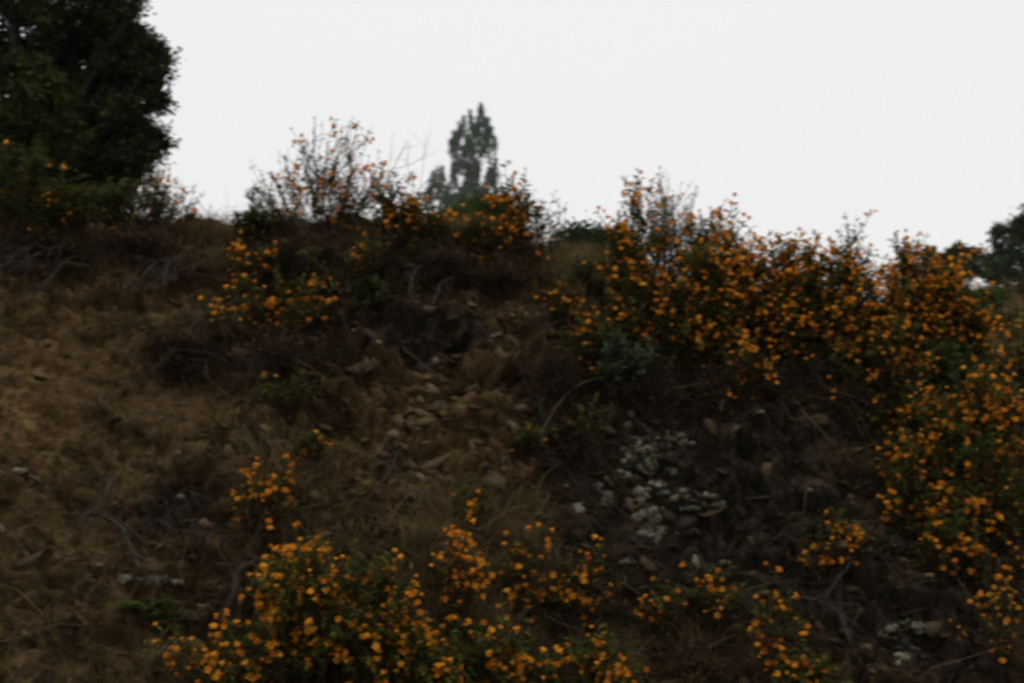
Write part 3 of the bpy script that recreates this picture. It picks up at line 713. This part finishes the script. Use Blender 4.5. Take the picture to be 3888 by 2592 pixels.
ROCKS = [
 (943, 915, 85, 55, M_TAN, 10, 'pale tan slab jutting from crumbling bank in the middle'),
 (880, 1022, 80, 50, M_TAN, -5, 'smooth tan boulder beside the pale curved root'),
 (838, 830, 75, 45, M_TAN, 25, 'tan tilted slab just under the wide sprawling shrub'),
 (1000, 1050, 80, 40, M_TAN, 15, 'crumbling tan block below the pale tan slab'),
 (1085, 1010, 70, 35, M_BROWN, -25, 'brown wedge shaped rock at the dark hollow in the middle'),
 (1120, 1090, 100, 40, M_TAN, -20, 'tan sloping rock next to the foot of the arching stalk'),
 (950, 1110, 80, 30, M_BROWN, 5, 'flat brown ledge over a dark crack below the crumbling tan block'),
 (395, 1185, 130, 62, M_GREY, 15, 'large dark cracked rock with pale lichen on its top'),
 (468, 1215, 75, 40, M_GREY, 10, 'dark block leaning on the large cracked rock'),
 (140, 668, 130, 18, M_BROWN, -4, 'thin overhanging earth ledge at top of the bare slope'),
 (215, 838, 90, 22, M_BROWN, 22, 'thin tilted slab sticking out of the bare slope'),
 (1740, 1135, 210, 24, M_GREY, 5, 'long level ledge running across dark rock'),
 (1560, 1190, 110, 50, M_GREY, 20, 'dark rusty edged rock between the lichen patches'),
 (1640, 1165, 90, 26, M_BROWN, 25, 'rusty brown slab beside the lichen patches'),
 (2070, 1275, 95, 70, M_BROWN, 10, 'round brown boulder beneath the thin orange shrub'),
 (1530, 1045, 45, 50, M_BROWN, 60, 'upright rusty stone beside the topmost lichen patch'),
 (990, 830, 70, 28, M_GREY, 20, 'dark layered rock with white lichen spot under the crest'),
 (905, 790, 90, 26, M_GREY, 18, 'dark flat rock in the shade of the compact crest shrub'),
 (1170, 745, 60, 30, M_TAN, -30, 'tan crumbly stone in the rubble under the crest'),
 (1130, 700, 60, 26, M_BROWN, 30, 'brown stone in the rubble directly under bent grey trunk'),
 (60, 1285, 90, 26, M_BROWN, 25, 'low brown rock edged by a dark crack near the bottom corner'),
 (1680, 1335, 60, 30, M_GREY, 0, 'pale topped stone at the foot of the lichen rock'),
 (2090, 1480, 90, 50, M_GREY, 25, 'dark rock with lichen streaks in the bottom corner'),
 (300, 880, 80, 26, M_BROWN, 25, 'brown rib of stone poking out of the bare slope'),
]
for k, (px, py, wp, hp, mt, tl, lab) in enumerate(ROCKS): rock(px, py, wp, hp, mt, lab, tl, k)

STONE_ZONES = [((900, 1150, 780, 1000), M_BROWN, 24, 'small brown stone in the loose rubble in the middle of bank'),
               ((1120, 1250, 690, 800), M_TAN, 14, 'small tan stone in the rubble under the crest'),
               ((820, 1150, 1000, 1130), M_TAN, 22, 'small tan stone in the crumbling earth below the pale slab'),
               ((80, 520, 600, 800), M_BROWN, 24, 'small brown stone on the upper bare slope'),
               ((30, 480, 950, 1330), M_TAN, 26, 'small pale stone scattered over the lower bare slope'),
               ((1300, 1900, 980, 1340), M_GREY, 30, 'small dark stone on the lichen rock')]
for zi, ((xa, xb, ya, yb), mt, cnt, lab) in enumerate(STONE_ZONES):
    for k in range(cnt):
        rg = np.random.default_rng(7000 + zi * 100 + k)
        rock(rg.uniform(xa, xb), rg.uniform(ya, yb), rg.uniform(12, 34), rg.uniform(6, 13), mt, lab, rg.uniform(-30, 35), 400 + zi * 100 + k, 'stone', .3, lab.replace('small', 'small', 1) + 's group')

# fine rubble and clods: too many to count
wr = .30 - .22 * (PP[:, 0] < -1.2) + .9 * zone('pale', PP[:, 0], PP[:, 2]) * (PP[:, 0] > -1.3) + .8 * zone('rock', PP[:, 0], PP[:, 2]) * (PP[:, 2] > 2.1); wr /= wr.sum()
zrk = zone('rock', PP[:, 0], PP[:, 2]); rb = MB(); idx = RNG.choice(len(PP), 5200, p=wr)
for a in idx:
    s_ = (.004 + .034 * RNG.uniform() ** 3.6); V = rock_verts(RNG, ICO1, 8) * s_ * np.array([1.5, 1.0, RNG.uniform(.3, .6)])
    V = V @ np.array(Euler((RNG.normal(.25, .45), R(22) + RNG.normal(0, .4), RNG.normal(0, .9))).to_matrix()).T
    rb.tris(V + PP[a] + PN[a] * s_ * .25, ICO1F, np.clip(RNG.normal(.5, .22) - .25 * zrk[a], 0, 1))
tag(rb.build('rubble', M_RUBBLE), kind='stuff')

def lichen(px, py, rx, ry, n, label, seed):
    rg = np.random.default_rng(9000 + seed); c, nrm = hit(px, py); mb = MB()
    m = mpp(c[1]); heads = rg.normal(0, .5, (max(4, n // 6), 2))
    for k in range(1 if n < 27 else int(n * 2.2)):
        u, v = (heads[k % len(heads)] + rg.normal(0, .13, 2)) if n >= 27 else (0, 0); p, q = hit(px + u * rx * 1.35, py + v * ry * 1.35)
        s_ = .003 + .012 * rg.uniform() ** 2.6 if n >= 27 else max(.011, .6 * (rx + ry) / 2 * m)
        rot = np.array(Vector(q).to_track_quat('Z', 'Y').to_matrix())
        ico = ICO3 if n < 27 else ICO2; lob = 1 + .6 * vnoise(ico * 2.3 + rg.uniform(0, 90, 3), 3) + .25 * vnoise(ico * 5 + rg.uniform(0, 90, 3), 4)
        V = ico * lob[:, None] * np.array([s_ * (1.3 if n >= 27 else 1.0 * rx / max(rx, ry) + .2), s_ * (1 if n >= 27 else ry / max(rx, ry) + .2), min(s_ * .22, .005)])
        mb.tris(V @ rot.T + p - c, ICO3F if n < 27 else ICO2F, 0)
    o = mb.build('lichen_patch', M_LICHEN, None, False, c); tag(o, label, 'lichen', 'lichen patches on the rock')
bm = bmesh.new(); bmesh.ops.create_icosphere(bm, subdivisions=2, radius=1)
ICO2 = np.array([v.co[:] for v in bm.verts]); ICO2F = np.array([[v.index for v in f_.verts] for f_ in bm.faces]); bm.free()
LICH = [
 (1500, 1025, 50, 45, 130, 'broad pale lichen patch topmost on the dark rock'), (1480, 1150, 45, 25, 70, 'pale lichen patch in the centre of the dark rock'),
 (1385, 1135, 22, 22, 35, 'pale lichen patch on the edge of dark rock nearest the arching stalk'), (1325, 1175, 22, 24, 26, 'small pale lichen spot low beside the central patch'),
 (1580, 1140, 60, 16, 55, 'stretched pale lichen streak on the rusty side of dark rock'), (1495, 1205, 32, 34, 60, 'pale lichen patch hanging under the central one'),
 (1300, 1120, 12, 10, 10, 'tiny white lichen dot above the small pale spot'), (1440, 1290, 40, 14, 26, 'pale lichen streak low on the dark rock above the pale straw stalk'),
 (1600, 1290, 24, 20, 24, 'pale lichen patch at the foot of the rusty stones'), (1660, 1290, 14, 8, 10, 'tiny pale lichen dot beside the rusty stones foot'),
 (415, 1140, 22, 10, 26, 'bright lichen spot on the large dark cracked rock'), (360, 1335, 50, 12, 50, 'long pale lichen streak on low bare earth'),
 (45, 1080, 45, 8, 22, 'faint lichen streak on bare slope at the frame edge'), (1745, 945, 24, 8, 16, 'pale lichen dots under the bent pale stem'),
 (1690, 985, 40, 12, 24, 'pale lichen dots strung along the dark rock under the thicket'), (1860, 1125, 10, 6, 8, 'single white lichen dot at the end of the level ledge'),
 (785, 718, 20, 8, 14, 'pale lichen spot under the tallest see-through shrub'), (870, 785, 10, 10, 8, 'small pale lichen dot on the shaded flat rock'),
 (1000, 830, 14, 16, 14, 'white lichen spot on the dark layered rock'), (2085, 1480, 50, 40, 60, 'streaky lichen patch in the bottom corner'),
 (1995, 1525, 12, 8, 9, 'lone lichen dot near the bottom frame edge'), (1450, 950, 20, 12, 14, 'small faint lichen patch above the broad topmost one'),
]
for k, a in enumerate(LICH): lichen(*a, k)

# dead twigs and leaf litter over the bank: stuff
lt = MB(); wl = 1 - .93 * np.clip(zone('pale', PP[:, 0], PP[:, 2]) * 1.8, 0, 1); wl /= wl.sum(); n = 20000; a = RNG.choice(len(PP), n, p=wl); L = RNG.uniform(.02, .13, n)
dirs = np.cross(PN[a], RNG.normal(size=(n, 3))); dirs /= np.linalg.norm(dirs, axis=1)[:, None]
lt.blades(PP[a] + PN[a] * RNG.uniform(.002, .02, n)[:, None], dirs + PN[a] * RNG.uniform(-.1, .35, n)[:, None], RNG.normal(0, .3, (n, 3)), L, RNG.uniform(.0008, .0022, n), RNG.uniform(0, 1, n) ** 1.6)
tag(lt.build('leaf_litter', M_LITTER), kind='stuff')

# matted dead brush hanging in the dark zones: stuff
wz = zone('hum', PP[:, 0], PP[:, 2]) ** 2 + .03; wz /= wz.sum(); n = 9000; a = RNG.choice(len(PP), n, p=wz)
db = MB(); dv = np.stack([RNG.normal(0, .8, n), RNG.normal(-.35, .25, n), RNG.normal(-.15, .6, n)], 1); dv /= np.linalg.norm(dv, axis=1)[:, None]
db.blades(PP[a] + PN[a] * RNG.uniform(.0, .07, n)[:, None], dv, np.stack([RNG.normal(0, .5, n), RNG.normal(0, .2, n), RNG.uniform(-.9, .2, n)], 1), RNG.uniform(.06, .26, n), RNG.uniform(.0009, .0026, n), RNG.uniform(0, 1, n) ** 1.8)
k_ = 16000; a = RNG.choice(len(PP), k_, p=wz)
db.leaves(PP[a] + PN[a] * RNG.uniform(0, .08, k_)[:, None], RNG.normal(size=(k_, 3)), RNG.normal(0, .6, (k_, 3)) + np.array([0, -.3, .8]), RNG.uniform(.015, .035, k_), RNG.uniform(.004, .010, k_), .2, RNG.uniform(0, .6, k_))
tag(db.build('dead_brush', M_LITTER), kind='stuff')

# dry grass: stuff
def grass(points, n_each, hmin, hmax, spread, lean, name='dry_grass', wid=(.0008, .002)):
    mb = MB()
    for p in points:
        k = n_each; b = p + RNG.normal(0, 1, (k, 3)) * spread * np.array([1, .6, .05])
        dv = np.array([0, -.12, 1.0]) + RNG.normal(0, lean, (k, 3)); dv /= np.linalg.norm(dv, axis=1)[:, None]
        bend = np.stack([RNG.normal(0, .5, k), RNG.normal(-.25, .3, k), RNG.uniform(-.7, 0, k)], 1)
        mb.blades(b, dv, bend, RNG.uniform(hmin, hmax, k), RNG.uniform(*wid, k), RNG.uniform(0, 1, k))
    return tag(mb.build(name, M_GRASS), kind='stuff')
def pts(zones):
    r = []
    for (xa, xb, ya, yb, n_) in zones:
        for _ in range(n_): r.append(hit(random.uniform(xa, xb), random.uniform(ya, yb))[0])
    return r
grass(pts([(400, 570, 540, 556, 70), (560, 840, 545, 560, 60), (950, 1130, 540, 585, 150), (1090, 1380, 580, 650, 120), (120, 420, 548, 565, 50), (1300, 1420, 600, 760, 70)]), 26, .03, .11, .03, .3)
grass([drop(random.uniform(-2.4, .9), random.uniform(6.2, 6.75)) for _ in range(220)], 30, .05, .16, .05, .3)
grass(pts([(670, 800, 1060, 1400, 95), (560, 700, 1000, 1250, 40), (1000, 1250, 1130, 1320, 90), (880, 1000, 1180, 1560, 110), (960, 1260, 1150, 1460, 160), (1060, 1180, 1400, 1568, 60), (1300, 1480, 1480, 1568, 40), (60, 420, 1360, 1560, 14), (1500, 1750, 1420, 1568, 50), (300, 760, 850, 1050, 22), (200, 500, 570, 650, 30)]), 16, .05, .17, .03, .45)
hp = [drop(random.uniform(3.0, 9.5), random.uniform(8.5, 17)) for _ in range(900)]
grass(hp, 26, .15, .42, .16, .35, 'hill_grass', (.003, .007))

# ------------------------------------------------------------------ trees
def tree(name, label, cat, base, clumps, leafmat, leaf, n_per, trunk_r, group=None, fork=.3, seed=0, flat=.75, lw=.62, clumpy=.20, tones=None):
    """clumps: (x, y, z, r) world centres; limbs run from the trunk to every clump"""
    rg = np.random.default_rng(6000 + seed); base = np.asarray(base, float); root = empty(name, base); tag(root, label, cat, group)
    C = np.array([c[:3] for c in clumps]) - base; Rr = np.array([c[3] for c in clumps]); top = C.mean(0)
    tr, lb, cr = MB(), MB(), MB()
    kn = np.array([top[0] * fork, top[1] * fork, top[2] * .62])
    tr.tube(bez(np.array([0, 0, -.3]), kn * np.array([.3, .3, .5]) + rg.normal(0, .03, 3) * top[2], kn, 10), np.linspace(trunk_r, trunk_r * .55, 10), 10)
    for ic, (c, r_) in enumerate(zip(C, Rr)):
        mid = kn * .5 + c * .5 + rg.normal(0, .15, 3) * r_ + np.array([0, 0, .2 * r_])
        cc = bez(kn * rg.uniform(.75, 1), mid, c, 9); lb.tube(cc, np.linspace(trunk_r * .35, trunk_r * .05, 9), 6)
        for k in range(9):
            e_ = c + unit(rg.normal(size=3)) * r_ * rg.uniform(.5, .95); s0 = cc[rg.integers(5, 9)]
            lb.tube(bez(s0, (s0 + e_) / 2 + rg.normal(0, .1, 3) * r_, e_, 5), np.linspace(trunk_r * .08, trunk_r * .02, 5), 4)
        # sub-clumps of leaves around the clump
        nsub = max(5, int(26 * min(1, n_per / 1200)))
        sub = rg.normal(size=(nsub, 3)); sub /= np.linalg.norm(sub, axis=1)[:, None]; sub = c + sub * r_ * (rg.uniform(.25, 1, nsub) ** .5)[:, None] * np.array([1, 1, flat])
        n_ = int(n_per * rg.uniform(.8, 1.2) * (np.clip((r_ / Rr.mean()) ** 2.4, .03, 1.5) if tones else 1)); w_ = rg.integers(0, nsub, n_)
        p = sub[w_] + rg.normal(0, clumpy if r_ > .12 else .55, (n_, 3)) * r_ * np.array([1, 1, .75]) * np.where(rg.uniform(0, 1, (n_, 1)) < .10, 1.45, 1)
        tn = np.clip((tones[ic] if tones else .35) + .25 * rg.normal(size=nsub)[w_] + rg.normal(0, .18, n_), 0, 1)
        cr.leaves(p, rg.normal(size=(n_, 3)) + (p - c) / r_ * .8, rg.normal(0, .6, (n_, 3)) + np.array([0, 0, .8]), leaf * rg.uniform(.6, 1.3, n_), leaf * lw * rg.uniform(.7, 1.2, n_), .15, tn)
    tr.build('trunk', M_TRUNK, root, True); lb.build('limb', M_TRUNK, root); cr.build('crown', leafmat, root)
    return root
def at(px, py, Yd):
    d_ = ray(px, py); return CAM + d_ * (Yd / d_[1])
# big oak: clumps laid out to follow the crown edge
OY = 9.6; mo = mpp(OY); oc = []
for (px, py, rp, dy) in [(215, 20, 62, 0.2), (250, 90, 62, 0.1), (280, 150, 58, -0.1), (270, 215, 60, 0.2), (240, 280, 62, 0), (275, 330, 58, 0.1), (235, 390, 62, 0), (220, 440, 58, 0.2), (130, 40, 85, -0.2), (160, 120, 80, 0.3), (150, 200, 80, 0.1), (140, 300, 80, 0.3), (130, 390, 80, -0.1), (120, 460, 70, 0.1), (40, 60, 100, 0.2), (50, 170, 90, 0.3), (40, 280, 90, 0.2), (40, 390, 90, 0.2), (40, 480, 80, 0.3), (-70, 100, 130, 0.2), (-80, 300, 140, -0.1), (-80, 460, 110, 0.3), (150, -90, 120, 0.1), (20, -120, 150, -0.2), (-140, -100, 180, 0.3), (260, -60, 70, 0.2), (190, 490, 60, 0.3), (310, 0, 16, -0.12), (286, 4, 25, 0.04), (305, 30, 15, -0.26), (283, 34, 24, 0.08), (287, 55, 17, 0.18), (261, 48, 26, -0.14), (324, 80, 19, -0.08), (295, 77, 28, 0.28), (353, 105, 17, -0.17), (327, 97, 26, 0.28), (368, 130, 21, -0.14), (337, 130, 30, -0.16), (371, 165, 17, -0.13), (345, 168, 26, -0.24), (351, 200, 19, -0.1), (322, 204, 28, 0.05), (374, 235, 16, -0.15), (350, 235, 25, -0.24), (306, 258, 21, 0.22), (275, 259, 30, -0.29), (326, 285, 17, 0.04), (300, 286, 26, 0.29), (361, 310, 19, -0.18), (332, 315, 28, 0.12), (372, 332, 18, -0.03), (345, 331, 27, -0.09), (336, 355, 21, 0.18), (305, 349, 30, -0.27), (323, 380, 20, 0.3), (293, 388, 29, 0.07), (310, 410, 18, 0.12), (283, 406, 27, 0.4), (294, 440, 16, -0.26), (270, 438, 25, 0.14), (265, 470, 18, -0.13), (238, 473, 27, 0.01), (130, 215, 52, -0.8), (80, 235, 60, -0.9), (150, 300, 45, -0.8), (50, 165, 55, -0.8), (20, 290, 55, -0.9), (105, 335, 45, -0.8)]:
    p = at(px, py, OY + dy); oc.append((*p, rp * mo))
OT = [.3] * (len(oc) - 6) + [.72] * 6
tree('oak_tree', 'big dark evergreen oak filling the upper corner over the crest', 'tree', drop(-4.0, OY + .3), oc, M_OAK, .042, 2500, .20, seed=1, clumpy=.15, tones=OT)

# tall pine far off in the mist
def pine(label, px, ytop, ybot, Yd, seed=3):
    rg = np.random.default_rng(seed); m = mpp(Yd); b = drop(at(px, ybot, Yd)[0], Yd); root = empty('pine_tree', b); tag(root, label, 'tree')
    top = at(px, ytop, Yd)[2] - b[2]; zlow = at(px, 530, Yd)[2] - b[2]
    tr, lb, cr = MB(), MB(), MB(); zz = np.linspace(-.5, top * .97, 14)
    tr.tube(np.stack([.15 * np.sin(zz * .3), 0 * zz, zz], 1), np.linspace(.5, .05, 14), 8)
    # upright plumes: (x, top, bottom, half width) in the photo reading
    PL = [(1092, 380, 470, 14), (1118, 440, 540, 14), (1075, 520, 640, 30), (1030, 530, 640, 24), (1120, 530, 640, 26), (1085, 600, 720, 30), (1105, 247, 302, 10.1), (1064, 261, 309, 8.6), (1080, 258, 305, 4.0), (1116, 266, 320, 6.5), (1129, 296, 345, 8.6), (1096, 295, 363, 23.8), (1040, 323, 361, 7.9), (1053, 304, 356, 8.6), (1075, 316, 385, 20.2), (1112, 331, 359, 13.0), (1075, 370, 485, 18.7), (1138, 365, 428, 8.6), (1123, 392, 442, 12.2), (1111, 428, 493, 18.7), (1154, 428, 485, 5.8), (996, 394, 464, 8.6), (1017, 390, 471, 10.8), (1042, 377, 471, 14.4), (984, 435, 485, 8.6), (1024, 442, 507, 21.6), (1060, 428, 511, 21.6), (1096, 457, 511, 25.2), (1132, 457, 511, 19.8), (1093, 377, 413, 9.4), (1057, 363, 399, 9.4)]
    for (qx, yt_, yb_, hw_) in list(PL):      # small side shoots break up the edges
        for k in range(2):
            sx = qx + rg.choice([-1, 1]) * rg.uniform(.6, 1.25) * hw_; sy = rg.uniform(yt_ + 8, yb_ - 10); PL.append((sx, sy - rg.uniform(8, 22), sy + rg.uniform(14, 34), rg.uniform(2.5, 5)))
    for (qx, yt_, yb_, hw_) in PL:
        p1 = at(qx, yt_, Yd) - b; p0 = at(qx, yb_, Yd) - b; dy = rg.normal(0, 1.2); p0[1] = p1[1] = dy; w_ = hw_ * m * 1.1
        root_pt = np.array([0, 0, max(1, p0[2] - abs(p0[0]) * .5)])
        lb.tube(bez(root_pt, np.array([p0[0] * .8, dy * .7, p0[2] - .3]), p0 * .25 + p1 * .75, 9), np.linspace(.10, .02, 9), 4)
        area = 2 * w_ * (p1[2] - p0[2]); sc = Yd / 115; nt_ = int(9 + area * 56 / sc ** 2)
        for k in range(nt_):
            f_ = rg.uniform() ** .9; wd = w_ * (1 - f_ ** 2.2) ** .5 * (.55 + .45 * math.sin(math.pi * min(1, f_ * 1.2 + .15)))
            c = p0 + (p1 - p0) * f_ + np.array([rg.uniform(-1, 1) * wd, rg.normal(0, .6) * wd, 0])
            n_ = 9; d_ = np.array([rg.normal(0, .4), 0, .8]) + rg.normal(0, .55, (n_, 3)); d_ /= np.linalg.norm(d_, axis=1)[:, None]
            cr.blades(np.tile(c, (n_, 1)), d_, np.zeros((n_, 3)), sc * rg.uniform(.14, .40, n_), sc * rg.uniform(.016, .034, n_), np.clip(rg.uniform(0, 1) * .6 + rg.uniform(0, .4, n_), 0, 1))
    tr.build('trunk', M_TRUNK, root, True); lb.build('limb', M_TRUNK, root); cr.build('crown', M_PINE, root)
pine('tall misty pine with twin upright tops standing far behind the crest', 1085, 250, 560, 200)

def clump_tree(name, label, cat, Yd, spots, mat, leaf, n_per, tr_r, seed):
    m = mpp(Yd); cl_ = [(*at(px, py, Yd + dy), rp * m) for (px, py, rp, dy) in spots]
    cx = np.mean([c[0] for c in cl_]); return tree(name, label, cat, drop(cx, Yd), cl_, mat, leaf, n_per, tr_r, seed=seed)
clump_tree('oak_tree', 'round misty oak half cut off by the frame edge behind dry hill', 'tree', 36,
           [(2320, 545, 38, 0), (2300, 590, 36, .5), (2345, 520, 34, 0), (2365, 560, 60, .5), (2390, 510, 50, 0), (2430, 570, 80, .6), (2340, 610, 50, -.4), (2410, 640, 70, -.5), (2290, 630, 30, .3), (2450, 500, 60, 0)], M_OAKFAR, .11, 1500, .3, 21)
clump_tree('oak_tree', 'small rounded misty tree beside the bigger cut off oak', 'tree', 42,
           [(2205, 582, 28, 0), (2172, 594, 20, 0), (2190, 586, 24, .2), (2232, 588, 24, .3), (2210, 618, 34, 0), (2245, 615, 30, .2), (2175, 625, 24, .4)], M_OAKFAR, .11, 900, .18, 22)
clump_tree('green_bush', 'yellowish green bush at the foot of the misty pine', 'bush', 8.6,
           [(1060, 498, 26, 0), (1100, 484, 28, .2), (1140, 482, 26, 0), (1015, 512, 18, .2), (1080, 520, 34, 0), (1130, 525, 30, .2), (1030, 540, 26, 0), (1160, 500, 22, 0)], M_GREEN, .035, 900, .03, 23)
clump_tree('green_bush', 'dark green bush on the skyline between rounded shrub and thicket', 'bush', 11,
           [(1310, 550, 28, 0), (1345, 545, 26, .3), (1385, 552, 26, 0), (1420, 560, 28, .2), (1330, 585, 32, 0), (1380, 590, 34, .2), (1440, 600, 34, 0), (1290, 580, 20, 0)], M_OAKFAR, .05, 800, .04, 24)
for k, (px, py, rp, Yd, lab) in enumerate([(2255, 680, 30, 13, 'low green brush clump on dry hill below the small misty tree'), (2330, 665, 36, 15, 'low dark brush clump on dry hill under the cut off oak'),
                                           (2290, 745, 34, 11, 'green brush clump at the bottom of dry hill by the thicket end')]):
    clump_tree('hill_brush', lab, 'bush', Yd, [(px, py, rp * .7, 0), (px - rp * .8, py + 8, rp * .5, .2), (px + rp * .8, py + 6, rp * .55, 0), (px, py + rp * .7, rp * .8, 0)], M_LEAF if k else M_GREEN, .05, 420, .03, 40 + k)
# small conifer, far off
def conifer(label, px, yt, yb, Yd):
    rg = np.random.default_rng(5); m = mpp(Yd); p = at(px, yt, Yd); b = drop(p[0], Yd); root = empty('conifer_tree', b); tag(root, label, 'tree'); h = p[2] - b[2]
    tr, cr = MB(), MB(); tr.tube(np.array([[0, 0, -.3], [0, 0, h * .5], [0, 0, h]]), [.22, .12, .02], 7)
    for z in np.linspace(h * .35, h, 60):
        w_ = .25 + (h - z) * .26
        for k in range(7):
            a = rg.uniform(0, 6.28); n_ = 14; t = rg.uniform(.1, 1, (n_, 1)) * w_ * rg.uniform(.6, 1.1)
            c = np.array([math.cos(a), math.sin(a), .25]) * t + np.array([0, 0, z]); d_ = np.array([math.cos(a), math.sin(a), .7]) + rg.normal(0, .5, (n_, 3))
            cr.blades(c, d_ / np.linalg.norm(d_, axis=1)[:, None], np.zeros((n_, 3)), rg.uniform(.2, .4, n_), rg.uniform(.02, .035, n_), rg.uniform(0, 1, n_))
    tr.build('trunk', M_TRUNK, root); cr.build('crown', M_PINE, root)
conifer('little pointed conifer faint in mist beyond the thicket end', 2138, 572, 640, 90)

# ------------------------------------------------------------------ mist
hb = MB(); x_, y0_, y1_, z0_, z1_ = 300, -300, 340, -1.5, 110
V = np.array([(x, y, z) for z in (z0_, z1_) for y in (y0_, y1_) for x in (-x_, x_)], float)
hb.quads(V, [[0, 2, 3, 1], [4, 5, 7, 6], [0, 1, 5, 4], [2, 6, 7, 3], [0, 4, 6, 2], [1, 3, 7, 5]])
hm, ht, ho = new_mat('mist'); pv = N(ht, 'ShaderNodeVolumePrincipled'); pv.inputs['Color'].default_value = (.96, .96, .96, 1); pv.inputs['Density'].default_value = .0003
ht.links.new(pv.outputs[0], ho.inputs['Volume'])
tag(hb.build('haze', hm), kind='stuff')
